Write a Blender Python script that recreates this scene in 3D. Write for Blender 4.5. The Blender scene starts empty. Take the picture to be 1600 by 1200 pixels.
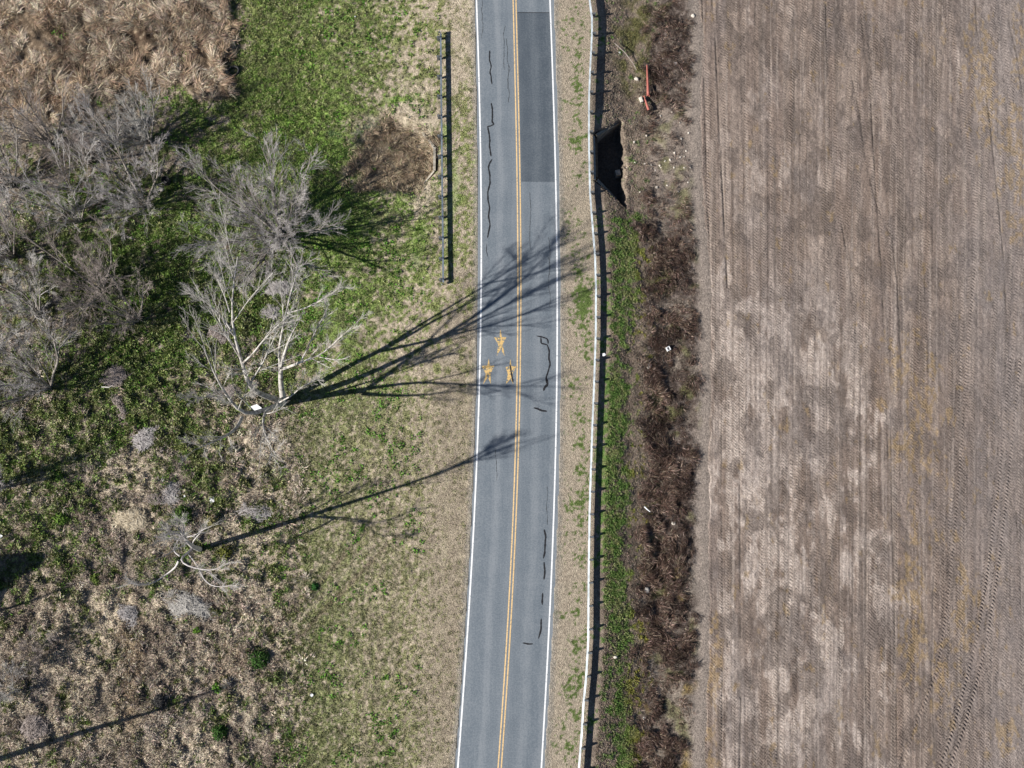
import bpy, math
import numpy as np
from mathutils import Vector

# ------------------------------------------------------------------ camera, light
F = 1700.0; TILT = math.atan(0.174); CAMH = 93.0
KS = 1.55                                   # shadow length per metre of height
sc = bpy.context.scene
cam = bpy.data.objects.new('camera', bpy.data.cameras.new('camera'))
sc.collection.objects.link(cam)
cam.location = (0, 0, CAMH); cam.rotation_euler = (TILT, 0, 0)
cam.data.sensor_width = 36.0; cam.data.sensor_fit = 'HORIZONTAL'
cam.data.lens = 36.0 * F / 1600.0
cam.data.clip_end = 6000; cam.data.clip_start = 1.0
sc.camera = cam
SUN_EL = math.atan(1 / KS)
SUN_DIR = Vector((-0.945, -0.32, 0)).normalized()      # towards the sun, on the ground
w = bpy.data.worlds.new('World'); sc.world = w; w.use_nodes = True
wn = w.node_tree; bg = wn.nodes['Background']
sky = wn.nodes.new('ShaderNodeTexSky'); sky.sky_type = 'NISHITA'; sky.sun_disc = False
sky.sun_elevation = SUN_EL
sky.sun_rotation = math.atan2(SUN_DIR.x, SUN_DIR.y)
sky.altitude = 2500; sky.dust_density = .4
wn.links.new(sky.outputs[0], bg.inputs[0]); bg.inputs[1].default_value = 0.05
sl = bpy.data.lights.new('sun', 'SUN'); sl.energy = 5.0; sl.angle = math.radians(0.55); sl.color = (1.0, 0.95, 0.88)
so = bpy.data.objects.new('sun', sl); sc.collection.objects.link(so)
sv = Vector((SUN_DIR.x * math.cos(SUN_EL), SUN_DIR.y * math.cos(SUN_EL), math.sin(SUN_EL)))
so.rotation_euler = sv.to_track_quat('Z', 'Y').to_euler(); so.location = (0, 0, 60)
sc.view_settings.view_transform = 'Standard'; sc.view_settings.look = 'None'
sc.view_settings.gamma = 1.0; sc.view_settings.exposure = 0.62
sc.cycles.max_bounces = 4; sc.cycles.diffuse_bounces = 1

# ------------------------------------------------------------------ picture <-> world
cT, sT = math.cos(TILT), math.sin(TILT)
def G0(px, py, z=0.0):
    """photo pixel -> world x, y on the level z"""
    u = (np.asarray(px, float) - 800) / F; v = (600 - np.asarray(py, float)) / F
    s = (CAMH - z) / (cT - v * sT)
    return s * u, s * (v * cT + sT)
def PX(x, y, z=0.0):
    x = np.asarray(x, float); y = np.asarray(y, float); dz = z - CAMH
    yc = y * cT + dz * sT; zc = -y * sT + dz * cT
    return 800 + F * x / -zc, 600 - F * yc / -zc

# ------------------------------------------------------------------ noise
def _h(ix, iy, seed):
    n = (ix.astype(np.int64) * 374761393 + iy.astype(np.int64) * 668265263 + seed * 974634777) & 0xFFFFFFFF
    n = ((n ^ (n >> 13)) * 1274126177) & 0xFFFFFFFF
    n = (n ^ (n >> 16)) * 2246822519 & 0xFFFFFFFF
    return ((n ^ (n >> 15)) & 0xFFFFFF) / float(0xFFFFFF)
def vn(x, y, seed=0):
    xi = np.floor(x); yi = np.floor(y); fx = x - xi; fy = y - yi
    fx = fx * fx * (3 - 2 * fx); fy = fy * fy * (3 - 2 * fy)
    a = _h(xi, yi, seed); b = _h(xi + 1, yi, seed); c = _h(xi, yi + 1, seed); d = _h(xi + 1, yi + 1, seed)
    return a + (b - a) * fx + (c - a) * fy + (a - b - c + d) * fx * fy
def fbm(x, y, seed=0, oct=3):
    s = 0; a = 0.5; t = 0; cx, cy = x, y
    for i in range(oct):
        s = s + a * vn(cx, cy, seed + i * 17); t += a; a *= 0.5
        cx, cy = (cx * 1.6 + cy * 1.2) + 3.1, (cy * 1.6 - cx * 1.2) + 7.7
    return s / t
def sst(a, b, x):
    t = np.clip((x - a) / (b - a), 0, 1); return t * t * (3 - 2 * t)
def mix(a, b, t):
    return a + (b - a) * t
def mixc(c, col, t):
    return c + (np.asarray(col) - c) * t[..., None]
def poly(px, py, pts, soft=12):
    """soft mask of a polygon given in photo pixels"""
    pts = np.asarray(pts, float); n = len(pts)
    ins = np.zeros(px.shape, bool); d2 = np.full(px.shape, 1e12)
    for i in range(n):
        x0, y0 = pts[i]; x1, y1 = pts[(i + 1) % n]
        ex, ey = x1 - x0, y1 - y0
        t = np.clip(((px - x0) * ex + (py - y0) * ey) / (ex * ex + ey * ey), 0, 1)
        d2 = np.minimum(d2, (px - x0 - t * ex) ** 2 + (py - y0 - t * ey) ** 2)
        if y0 != y1:
            c = ((y0 > py) != (y1 > py)) & (px < (x1 - x0) * (py - y0) / (y1 - y0) + x0)
            ins ^= c
    sd = np.sqrt(d2) * np.where(ins, 1, -1)
    return sst(-soft, soft, sd)
def gau(px, py, cx, cy, rx, ry, a=0.0):
    ca, sa = math.cos(a), math.sin(a); dx = px - cx; dy = py - cy
    return np.exp(-(((dx * ca + dy * sa) / rx) ** 2 + ((-dx * sa + dy * ca) / ry) ** 2))

# ------------------------------------------------------------------ road line
_c = np.array([(804, 0), (807.5, 150), (810.5, 300), (811.7, 450), (811.3, 525), (810, 600), (808.5, 675), (806, 750), (802.5, 850),
               (799, 900), (794.5, 1000), (788, 1100), (780.5, 1200)], float)
_gx, _gy = G0(_c[:, 0], _c[:, 1])
_pf = np.polyfit(_gy, _gx, 4); _pd = np.polyder(_pf)
Y0, Y1 = _gy.min(), _gy.max()
def xc(y):
    y = np.asarray(y, float); yc = np.clip(y, Y0, Y1)
    return np.polyval(_pf, yc) + np.polyval(_pd, yc) * (y - yc)
def rpath(pts):
    gx, gy = G0([p[0] for p in pts], [p[1] for p in pts], 0.55)
    o = np.argsort(gy); return gx[o], gy[o]
_rr = rpath([(921, -60), (922.5, 0), (926, 25), (926, 50), (925, 75), (923.5, 100), (921.5, 150), (921.5, 225), (923, 300), (927, 350), (931, 400), (932.5, 450), (932, 525), (929.5, 600),
             (926.5, 675), (924, 750), (922.5, 800), (921, 900), (920.5, 1000), (917, 1060), (913, 1100), (910, 1150), (906, 1200), (902, 1260)])
def railx(y): return np.interp(y, _rr[0] * 0 + _rr[1], _rr[0])

HOL_R = [(931, 213), (954, 200), (968, 189), (973, 214), (976, 250), (974, 296), (975, 322), (955, 304), (931, 284)]
HOL_L = [(680, 229), (655, 200), (610, 188), (565, 212), (515, 250), (470, 290), (480, 320), (560, 300), (610, 296), (648, 302), (680, 266)]
REED = [(-400, -400), (350, -400), (352, 0), (358, 60), (352, 100), (368, 165), (330, 165), (280, 140), (240, 135), (180, 140), (90, 185), (-400, 240)]

def H(x, y, rough=True):
    """height of the ground"""
    x = np.asarray(x, float); y = np.asarray(y, float)
    d = x - xc(y)
    zl = np.interp(-d, [3.7, 6.5, 8, 13, 22, 50, 400], [-.05, -.18, -.3, -.8, -1.3, -1.6, -1.6])
    rx = x - railx(y)
    zr = np.interp(rx, [-3, 0, 1.3, 3.2, 6, 8.6, 10], [-.05, -.13, -.20, -.72, -1.3, -1.2, -1.05])
    z = np.where(d < 0, zl, np.where(rx < 9.9, zr, -1.05))
    px, py = PX(x, y, -0.8)
    m = poly(px + 9 * (fbm(x / .5, y / .5, 57, 2) - .5) * sst(955, 965, px), py, HOL_R, 5); z = mix(z, -2.35, m)
    fall = gau(px, py, 985, 250, 45, 70); z = z - 0.35 * fall * (1 - m) * sst(2.0, 3.5, rx) * (d > 0)
    top = sst(250, 150, py) * np.interp(rx, [0, 1.6, 4, 7], [0, 1, 1, 0]) * (d > 0); z = z - .32 * top
    qx = px + 10 * (fbm(x / 1.2, y / 1.2, 7) - .5) * sst(660, 640, px); ml = poly(qx, py, HOL_L, 10); z = z - ml * (1.15 * sst(470, 640, px) + .2)
    if rough:
        left = sst(-5.5, -9, d)
        reed = poly(px + 14 * (fbm(x, y, 5) - .5), py + 14 * (fbm(x, y, 6) - .5), REED, 8)
        rg = sst(470, 380, px) * sst(330, 430, py) * left
        clump = fbm(x / .75, y / .75, 21, 2)
        z = z + left * (fbm(x / 5, y / 5, 11) - .5) * .35
        z = z + rg * (sst(.35, .8, clump)) * .30
        z = z + reed * (.18 + .75 * (fbm(x / 1.3 + y / 4, y / 1.3, 31, 3) - .3))
        z = z + left * (1 - reed) * (fbm(x / .33, y / .33, 41, 2) - .5) * .12
        br = sst(2.5, 3.5, rx) * sst(9.8, 9.0, rx) * (d > 0)
        z = z + br * ((fbm(x / 1.2, y / 1.2, 51, 3) - .5) * .35)
        z = z + (d > 0) * sst(1.2, 2.0, rx) * (1 - br) * (fbm(x / .5, y / .5, 61, 2) - .5) * .12 * (rx < 4)
    # under the road and well inside the field the sheet drops out of the way
    z = z - .35 * sst(3.62, 3.45, np.abs(d))
    z = np.where(rx > 10.6, z - .5, z)
    return z
def place(px, py, dz=0.0):
    z = np.full(np.shape(px), -0.8)
    for _ in range(3):
        x, y = G0(px, py, z + dz); z = H(x, y)
    return x, y, z

# ------------------------------------------------------------------ cover table (every 100 px of the photograph: green share, vividness, paleness of the dry part)
GT = np.array([[.05, .05, .05, .15, .85, .80, .66, .30], [.05, .05, .05, .2, .92, .86, .66, .38], [.18, .12, .22, .6, .98, .95, .35, .45], [.30, .55, .55, .65, .7, 1., .70, .42],
               [.35, .55, .85, .9, .75, .95, .66, .5], [.25, .45, .7, .8, .7, .85, .70, .25], [.45, .65, .72, .62, .35, .62, .55, .12], [.55, .6, .35, .58, .2, .42, .38, .24],
               [.5, .5, .15, .42, .38, .40, .34, .1], [.35, .4, .18, .25, .18, .55, .42, .22], [.2, .12, .1, .1, .15, .50, .40, .22], [.18, .1, .06, .12, .22, .48, .40, .22],
               [.22, .15, .1, .2, .28, .5, .40, .22]])
VT = np.array([[.3, .3, .3, .5, .45, .45, .35, .1], [.3, .3, .3, .5, .6, .6, .4, .1], [.4, .4, .5, .7, .8, .9, .5, .2], [.4, .6, .6, .8, .7, 1, .9, .3],
               [.4, .6, 1, 1, .8, .9, .6, .3], [.3, .5, .7, .75, .6, .7, .6, .2], [.4, .5, .5, .5, .4, .5, .3, .1], [.4, .5, .4, .4, .3, .2, .1, .1],
               [.5, .5, .4, .5, .4, .15, .1, .1], [.4, .5, .4, .4, .4, .25, .1, .1], [.4, .4, .4, .4, .4, .25, .1, .1], [.4, .4, .4, .4, .5, .3, .1, .1], [.5, .4, .4, .4, .4, .3, .1, .1]])
BT = np.array([[.6, .6, .6, .6, .6, .7, .7, .9], [.5, .5, .5, .5, .6, .7, .8, .8], [.4, .3, .3, .4, .5, .6, .7, .7], [.25, .3, .3, .3, .3, .5, .6, .7], [.3, .35, .3, .3, .3, .5, .8, .7],
               [.3, .35, .35, .3, .35, .5, .7, .65], [.3, .35, .35, .4, .6, .7, .7, .65], [.35, .35, .45, .45, .9, .8, .7, .65], [.35, .35, .7, .4, .6, .7, .7, .65],
               [.4, .4, .45, .5, .55, .7, .65, .65], [.4, .5, .6, .6, .7, .7, .65, .65], [.45, .45, .6, .6, .65, .7, .65, .65], [.45, .5, .6, .6, .6, .65, .65, .65]])
def tab(T, px, py):
    u = np.clip(px / 100, 0, 6.999); v = np.clip(py / 100, 0, 11.999)
    i = np.floor(u).astype(int); j = np.floor(v).astype(int); fu = u - i; fv = v - j
    return (T[j, i] * (1 - fu) + T[j, i + 1] * fu) * (1 - fv) + (T[j + 1, i] * (1 - fu) + T[j + 1, i + 1] * fu) * fv
C_TAN = (.320, .268, .205); C_STRAW = (.46, .395, .300); C_BROWN = (.200, .160, .127); C_GREY = (.27, .24, .215)
C_GREEN = (.215, .330, .075); C_OLIVE = (.270, .275, .125); C_DKG = (.060, .115, .030); C_BLUEG = (.05, .14, .07)
C_YEL = (.24, .22, .05); C_BRUSH = (.075, .058, .050); C_GRAV = (.37, .315, .24)

def cover(x, y, jit=None):
    """albedo of what covers the ground at x, y; also the green share"""
    px, py = PX(x, y, -.8)
    wx = px + 46 * (fbm(x / 3, y / 3, 1) - .5); wy = py + 46 * (fbm(x / 3, y / 3, 2) - .5)
    g = tab(GT, wx, wy); v = tab(VT, wx, wy); b = tab(BT, wx, wy)
    n1 = fbm(x / 1.1, y / 1.1, 3, 3); n2 = fbm(x / .28, y / .28, 4, 2)
    n3 = fbm(x / .12, y / .12, 8, 2)
    mow = sst(440, 500, px) * sst(560, 640, py); up = sst(350, 400, px) * sst(470, 400, py)
    g = g + .25 * mow * sst(690, 620, wx); q1 = mix(mix(1.25, .22, mow), .8, up); n4 = fbm(x / .16, y / .16, 88, 2)
    gr = sst(-.12, .12, g - (.5 + (n1 - .5) * q1 + (n2 - .5) * (1.0 - .45 * mow) + (n4 - .5) * (.9 + .7 * mow)))
    dry = mixc(np.broadcast_to(np.array(C_BROWN), px.shape + (3,)), C_TAN, np.clip(b * 1.15 + (n1 - .5) * .8, 0, 1))
    dry = mixc(dry, C_STRAW, np.clip((b - .45) * 1.3 + (n2 - .5) * 1.6, 0, 1))
    dry = mixc(dry, C_GREY, sst(.5, .75, fbm(x / 2.2, y / 2.2, 9)) * sst(450, 380, px) * .6)
    green = mixc(np.broadcast_to(np.array(C_OLIVE), px.shape + (3,)), C_GREEN, np.clip(v + (n2 - .5) * .5, 0, 1))
    green = mixc(green, C_DKG, sst(.55, .8, fbm(x / .6, y / .6, 12)) * .45)
    green = mixc(green, C_TAN, mow * .22)
    gsoil = mixc(green, (.15, .155, .08), sst(.48, .62, fbm(x / .34, y / .34, 89, 2)) * .75 * sst(650, 600, px))
    big_ = sst(450, 620, wy) * sst(520, 440, px); dry = mixc(dry, C_STRAW, big_ * sst(.5, .68, fbm(x / 3.4, y / 2.2, 234, 3)) * .55); dry = mixc(dry, (.15, .12, .10), big_ * sst(.54, .7, fbm(x / 2.6, y / 2.6, 235, 3)) * .6)
    dry = dry * (1 + .22 * sst(500, 440, px) * sst(450, 700, py))[..., None]
    c = dry + (gsoil - dry) * gr[..., None]
    # mower streaks and the verge next to the asphalt
    st = vn(px / 7, y / 14, 77)
    vg = sst(625, 690, wx + (n1 - .5) * 90) * sst(450, 640, wy)
    c = mixc(c, (.275, .242, .165), vg * (.25 + .35 * st) * (.4 + .6 * sst(.35, .6, n2)))
    c = mixc(c, C_TAN, sst(.55, .85, vn((px + (py - 600) * .04) / 6, y / 30, 78)) * sst(500, 560, px) * sst(560, 660, py) * .45)
    c = mixc(c, C_STRAW, sst(697, 712, px) * sst(200, 80, py) * .5)
    ln = np.abs(px - (628 - (py - 640) * .36)); c = mixc(c, C_STRAW, (ln < 1.6) * (py > 545) * (py < 740) * .6)
    ln = np.abs(px - (640 - (py - 700) * .62)); c = mixc(c, C_TAN, sst(5, 1, ln) * (py > 560) * (py < 900) * .45)
    for k in range(4):
        ln = np.abs(px - (500 + 26 * k - (py - 880) * .95 + 12 * (fbm(x / 4, y / 4, 14) - .5)))
        c = mixc(c, (.23, .175, .135) if k % 2 else C_STRAW, sst(8, 2, ln) * sst(820, 880, py) * sst(1090, 1000, py) * .5)
    # named patches
    def pt(col, cx, cy, rx, ry, k=1.0, a=0.0):
        nonlocal c
        c = mixc(c, col, np.clip(gau(wx, wy, cx, cy, rx, ry, a) * 1.7 - .35 + (n2 - .5) * .7, 0, 1) * k)
    pt(C_BLUEG, 575, 190, 22, 9, .8); pt(C_BLUEG, 530, 205, 12, 9, .6); pt(C_GREEN, 620, 160, 30, 8, .7); pt(C_GREEN, 555, 225, 40, 22, .7)
    pt(C_STRAW, 630, 100, 14, 45, .45); pt(C_STRAW, 650, 140, 25, 25, .55); pt(C_STRAW, 640, 185, 40, 20, .8); pt(C_TAN, 560, 185, 22, 10, .7)
    pt(C_STRAW, 655, 310, 28, 32, .8); pt(C_STRAW, 650, 200, 34, 26, .8); pt(C_STRAW, 600, 185, 40, 12, .7); pt(C_TAN, 610, 355, 22, 25, .5); pt(C_GREEN, 500, 360, 80, 60, .5)
    pt((.58, .50, .37), 206, 811, 24, 15, 1.0); pt(C_STRAW, 235, 830, 22, 22, .5); pt(C_TAN, 200, 855, 40, 25, .5)
    pt(C_STRAW, 420, 690, 60, 45, .6); pt(C_STRAW, 395, 620, 22, 16, .6)
    pt((.30, .225, .14), 205, 1050, 22, 120, .6); pt(C_TAN, 165, 1080, 40, 60, .5); pt((.20, .14, .10), 350, 1050, 70, 40, .4, -.7)
    pt(C_GREEN, 705, 205, 7, 22, .6); pt(C_GREEN, 708, 320, 8, 90, .45); pt(C_GREEN, 650, 380, 16, 40, .5)
    # reed bed
    reed = poly(wx, wy, REED, 10)
    rc = mixc(np.broadcast_to(np.array((.17, .125, .085)), px.shape + (3,)), (.09, .06, .04), sst(.45, .7, fbm(x / 2.6, y / 2.6, 15)))
    rc = mixc(rc, (.26, .20, .14), sst(.5, .8, n2)); c = c + (rc - c) * reed[..., None]
    # left creek hollow
    hl = poly(wx + 26 * (n2 - .5), wy + 26 * (fbm(x / .5, y / .5, 16, 2) - .5), HOL_L, 12) * sst(530, 590, wx)
    hc = mixc(np.broadcast_to(np.array((.27, .215, .155)), px.shape + (3,)), (.46, .39, .29), sst(.4, .8, n2)); c = c + (hc - c) * hl[..., None]
    # right of the road
    d = x - xc(y); rx = x - railx(y); R = (d > 0); n4r = fbm(x / .16, y / .16, 88, 2)
    rt = mixc(np.broadcast_to(np.array(C_GRAV), px.shape + (3,)), C_TAN, sst(.35, .75, n2))
    gp = (.55 * gau(px, py, 902, 150, 12, 110) + .75 * gau(px, py, 912, 475, 15, 42) + .45 * gau(px, py, 907, 770, 11, 180) + .4 * gau(px, py, 900, 1080, 14, 130) + .25 * gau(px, py, 905, 400, 14, 60))
    rt = mixc(rt, (.12, .17, .05), sst(.0, .16, gp - (.34 + (n1 - .5) * .9 + (n2 - .5) * .9 + (n4r - .5) * .9)) * (rx < .2))
    # bank outside the rail
    bank = mixc(np.broadcast_to(np.array((.29, .235, .185)), px.shape + (3,)), C_BROWN, sst(.4, .7, n1))
    gb = sst(280, 340, py) * (.95 * gau(px - (py - 560) * .0, py, 968 + 14 * np.sin(py / 160), 700, 24, 900) + .15)
    gb = gb * .74 * (.55 + .7 * fbm(x / 2.6, y / 3.5, 222)); gb = gb * np.where(py < 560, sst(300, 360, py), 1) * (1 - .5 * gau(px, py, 975, 560, 60, 40))
    isg = sst(-.12, .14, gb - (.42 + (n1 - .5) * 1.0 + (n2 - .5) * .9 + (n4r - .5) * .6))
    gcol = mixc(np.broadcast_to(np.array((.125, .215, .055)), px.shape + (3,)), C_YEL, sst(978, 1000, wx) * sst(330, 420, py) * .9)
    gcol = mixc(gcol, C_OLIVE, sst(.3, .65, n2) * .75)
    bank = bank + (gcol - bank) * isg[..., None]
    olv = poly(wx, wy, [(985, -100), (1045, -100), (1030, 60), (1010, 130), (975, 150), (965, 60)], 14)
    bank = mixc(bank, (.17, .17, .06), olv * sst(.35, .6, n1) * .8)
    brm = sst(4.0, 5.4, rx + (n1 - .5) * 2.6 + (n2 - .5) * 1.6 + np.where(py < 420, -1.0 + py / 420, 0) + .012 * (px - 1010) * 0)
    bc = mixc(np.broadcast_to(np.array(C_BRUSH), px.shape + (3,)), (.20, .165, .145), sst(.5, .8, n2) * .8)
    bare = gau(px, py, 1045, 250, 65, 85); bc = mixc(bc, (.235, .195, .165), np.clip(bare * 1.5, 0, 1) * (.6 + .4 * n1))
    bc = mixc(bc, (.26, .22, .18), sst(.5, .75, fbm(x / 1.9, y / 2.3, 225, 3)) * .7)
    bc = mixc(bc, (.24, .17, .05), sst(.62, .8, fbm(x / 1.6, y / 1.6, 18)) * sst(800, 980, py) * .8)
    bc = mixc(bc, (.15, .16, .05), sst(.58, .75, fbm(x / 1.4, y / 1.4, 19)) * .5)
    bank = bank + (bc - bank) * brm[..., None]
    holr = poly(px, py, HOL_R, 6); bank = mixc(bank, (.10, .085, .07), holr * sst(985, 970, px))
    bank = mixc(bank, (.225, .19, .165), sst(8.6, 9.6, rx + (n1 - .5) * .8))
    rt = rt + (bank - rt) * sst(.0, .5, rx)[..., None]
    c = np.where(R[..., None], rt, c)
    # gravelly seam beside the asphalt
    seam = sst(4.3, 3.7, np.abs(d) + (n2 - .5) * .5); c = mixc(c, (.25, .23, .20), seam * .8)
    c = c * (.80 + .4 * n3)[..., None] * (.88 + .24 * n2)[..., None]
    return c, gr, reed, px, py, d, rx, brm

# ------------------------------------------------------------------ mesh helpers
def mesh_np(name, V, Fc, col=None, smooth=False, parent=None, mat=None, attrs=None):
    me = bpy.data.meshes.new(name); n = len(V); k = Fc.shape[1]
    me.vertices.add(n); me.vertices.foreach_set('co', np.ascontiguousarray(V, dtype=np.float32).ravel())
    me.loops.add(Fc.size); me.loops.foreach_set('vertex_index', np.ascontiguousarray(Fc, dtype=np.int32).ravel())
    me.polygons.add(len(Fc)); me.polygons.foreach_set('loop_start', np.arange(0, Fc.size, k, dtype=np.int32))
    try: me.polygons.foreach_set('loop_total', np.full(len(Fc), k, dtype=np.int32))
    except Exception: pass
    if smooth: me.polygons.foreach_set('use_smooth', np.ones(len(Fc), bool))
    me.update(calc_edges=True)
    if col is not None:
        a = me.attributes.new('Col', 'FLOAT_COLOR', 'POINT')
        c4 = np.ones((n, 4), np.float32); c4[:, :3] = col; a.data.foreach_set('color', c4.ravel())
    if attrs:
        for k2, arr in attrs.items():
            a = me.attributes.new(k2, 'FLOAT', 'POINT'); a.data.foreach_set('value', np.ascontiguousarray(arr, dtype=np.float32))
    if mat: me.materials.append(mat)
    o = bpy.data.objects.new(name, me); sc.collection.objects.link(o)
    if parent: o.parent = parent
    return o
def obj_py(name, verts, faces, mat, parent=None, smooth=False, loc=None):
    me = bpy.data.meshes.new(name); me.from_pydata([tuple(map(float, v)) for v in verts], [], faces); me.update()
    if smooth:
        for p in me.polygons: p.use_smooth = True
    me.materials.append(mat)
    o = bpy.data.objects.new(name, me); sc.collection.objects.link(o)
    if parent: o.parent = parent
    if loc: o.location = loc
    return o
def tag(o, label, cat, group=None):
    o['label'] = label; o['category'] = cat
    if group: o['group'] = group
    return o
def empty(name, loc, label, cat, group=None, rz=0):
    o = bpy.data.objects.new(name, None); sc.collection.objects.link(o)
    o.location = tuple(float(v) for v in loc); o.rotation_euler = (0, 0, rz); o.empty_display_size = .3
    return tag(o, label, cat, group)
def grid(xs, ys):
    X, Y = np.meshgrid(xs, ys); nx, ny = len(xs), len(ys)
    i = (np.arange(ny - 1)[:, None] * nx + np.arange(nx - 1)[None]).ravel()
    return X.ravel(), Y.ravel(), np.stack([i, i + 1, i + nx + 1, i + nx], 1)
def tubes(pts, rad, sides=4):
    """pts (N,P,3), rad (N,P) -> V, F"""
    N, P, _ = pts.shape
    T = np.gradient(pts, axis=1); T /= np.linalg.norm(T, axis=2, keepdims=True) + 1e-9
    ov = pts[:, -1] - pts[:, 0]; ov /= np.linalg.norm(ov, axis=1, keepdims=True) + 1e-9
    ref = np.where(np.abs(ov[:, 2:3]) < .8, np.array([[0, 0, 1.]]), np.array([[1., 0, 0]]))
    n1 = np.cross(T, ref[:, None, :]); n1 /= np.linalg.norm(n1, axis=2, keepdims=True) + 1e-9
    n2 = np.cross(T, n1)
    a = np.arange(sides) * 2 * np.pi / sides
    V = pts[:, :, None, :] + rad[:, :, None, None] * (np.cos(a)[None, None, :, None] * n1[:, :, None, :] + np.sin(a)[None, None, :, None] * n2[:, :, None, :])
    idx = np.arange(N * P * sides).reshape(N, P, sides)
    q = np.stack([idx[:, :-1, :], np.roll(idx, -1, 2)[:, :-1, :], np.roll(idx, -1, 2)[:, 1:, :], idx[:, 1:, :]], -1)
    return V.reshape(-1, 3), q.reshape(-1, 4)
def join(parts):
    Vs, Fs, o = [], [], 0
    for V, Fc in parts:
        Vs.append(V); Fs.append(Fc + o); o += len(V)
    return np.concatenate(Vs), np.concatenate(Fs)
def boxes(specs):
    """specs: (centre, half sizes, rz) -> verts, faces"""
    V, Fc = [], []
    for (c, h, rz) in specs:
        b = len(V); cs, sn = math.cos(rz), math.sin(rz)
        for sz in (-1, 1):
            for sx, sy in ((-1, -1), (1, -1), (1, 1), (-1, 1)):
                lx, ly = sx * h[0], sy * h[1]
                V.append((c[0] + lx * cs - ly * sn, c[1] + lx * sn + ly * cs, c[2] + sz * h[2]))
        Fc += [[b + i for i in f] for f in ((0, 3, 2, 1), (4, 5, 6, 7), (0, 1, 5, 4), (1, 2, 6, 5), (2, 3, 7, 6), (3, 0, 4, 7))]
    return V, Fc

# ------------------------------------------------------------------ materials
def mat(name, rough=.85, spec=.3):
    m = bpy.data.materials.new(name); m.use_nodes = True
    b = m.node_tree.nodes['Principled BSDF']; b.inputs['Roughness'].default_value = rough
    b.inputs['Specular IOR Level'].default_value = spec
    return m, m.node_tree, b
def mat_attr(name, nscale=9.0, namp=.5, bump=.0, bscale=14.0, rough=.9, spec=.15, trans=0.0, bdist=.05):
    m, t, b = mat(name, rough, spec)
    a = t.nodes.new('ShaderNodeAttribute'); a.attribute_name = 'Col'
    co = t.nodes.new('ShaderNodeTexCoord')
    n = t.nodes.new('ShaderNodeTexNoise'); n.inputs['Scale'].default_value = nscale; n.inputs['Detail'].default_value = 3
    t.links.new(co.outputs['Object'], n.inputs['Vector'])
    mr = t.nodes.new('ShaderNodeMapRange'); mr.inputs[1].default_value = .3; mr.inputs[2].default_value = .7
    mr.inputs[3].default_value = 1 - namp; mr.inputs[4].default_value = 1 + namp
    t.links.new(n.outputs[0], mr.inputs[0])
    vm = t.nodes.new('ShaderNodeVectorMath'); vm.operation = 'SCALE'
    t.links.new(a.outputs['Color'], vm.inputs[0]); t.links.new(mr.outputs[0], vm.inputs['Scale'])
    t.links.new(vm.outputs[0], b.inputs['Base Color'])
    if bump:
        n2 = t.nodes.new('ShaderNodeTexNoise'); n2.inputs['Scale'].default_value = bscale; n2.inputs['Detail'].default_value = 4
        t.links.new(co.outputs['Object'], n2.inputs['Vector'])
        bp = t.nodes.new('ShaderNodeBump'); bp.inputs['Strength'].default_value = bump; bp.inputs['Distance'].default_value = bdist
        t.links.new(n2.outputs[0], bp.inputs['Height']); t.links.new(bp.outputs[0], b.inputs['Normal'])
    return m
def mat_noise(name, c0, c1, scale=6.0, rough=.8, spec=.2, detail=4, bump=0, metal=0, lo=.35, hi=.65, stretch=None):
    m, t, b = mat(name, rough, spec); b.inputs['Metallic'].default_value = metal
    co = t.nodes.new('ShaderNodeTexCoord'); n = t.nodes.new('ShaderNodeTexNoise')
    n.inputs['Scale'].default_value = scale; n.inputs['Detail'].default_value = detail
    if stretch:
        mp = t.nodes.new('ShaderNodeMapping'); mp.inputs['Scale'].default_value = stretch
        t.links.new(co.outputs['Object'], mp.inputs[0]); t.links.new(mp.outputs[0], n.inputs['Vector'])
    else: t.links.new(co.outputs['Object'], n.inputs['Vector'])
    r = t.nodes.new('ShaderNodeValToRGB'); r.color_ramp.elements[0].position = lo; r.color_ramp.elements[1].position = hi
    r.color_ramp.elements[0].color = (*c0, 1); r.color_ramp.elements[1].color = (*c1, 1)
    t.links.new(n.outputs[0], r.inputs[0]); t.links.new(r.outputs[0], b.inputs['Base Color'])
    if bump:
        bp = t.nodes.new('ShaderNodeBump'); bp.inputs['Strength'].default_value = bump; bp.inputs['Distance'].default_value = .02
        t.links.new(n.outputs[0], bp.inputs['Height']); t.links.new(bp.outputs[0], b.inputs['Normal'])
    return m
M_GROUND = mat_attr('ground_cover', 7, .35, .9, 11, bdist=.10)
M_FIELD = mat_attr('field_soil', 13, .25, .75, 14, bdist=.09)
M_GRASS = mat_attr('grass_blades', 3, .15)
M_DRY = mat_attr('dry_stems', 3, .15)
M_GALV = mat_noise('galvanised_steel', (.27, .30, .32), (.48, .54, .58), 1.6, .5, .4, metal=.2, lo=.3, hi=.6)
M_POST = mat_noise('weathered_steel_post', (.10, .11, .12), (.16, .17, .18), 8, .6, .4, metal=.3)
M_CONC = mat_noise('weathered_concrete', (.30, .27, .22), (.48, .44, .37), 3, .9, .2, bump=.4)
M_CONCD = mat_noise('stained_concrete', (.16, .14, .12), (.30, .27, .22), 3, .9, .2, bump=.4)
M_WHITE = mat_noise('road_paint_white', (.34, .36, .38), (.84, .85, .86), 7, .7, .3, lo=.27, hi=.43)
M_YELL = mat_noise('road_paint_yellow', (.36, .27, .16), (.74, .52, .26), 7, .7, .3, lo=.33, hi=.48)
M_SEAL = mat_noise('crack_sealant', (.012, .013, .015), (.03, .03, .034), 20, .55, .3)
M_BARK_W = mat_noise('pale_bark', (.22, .20, .175), (.50, .475, .44), 2.2, .85, .2, lo=.38, hi=.52)
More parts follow.
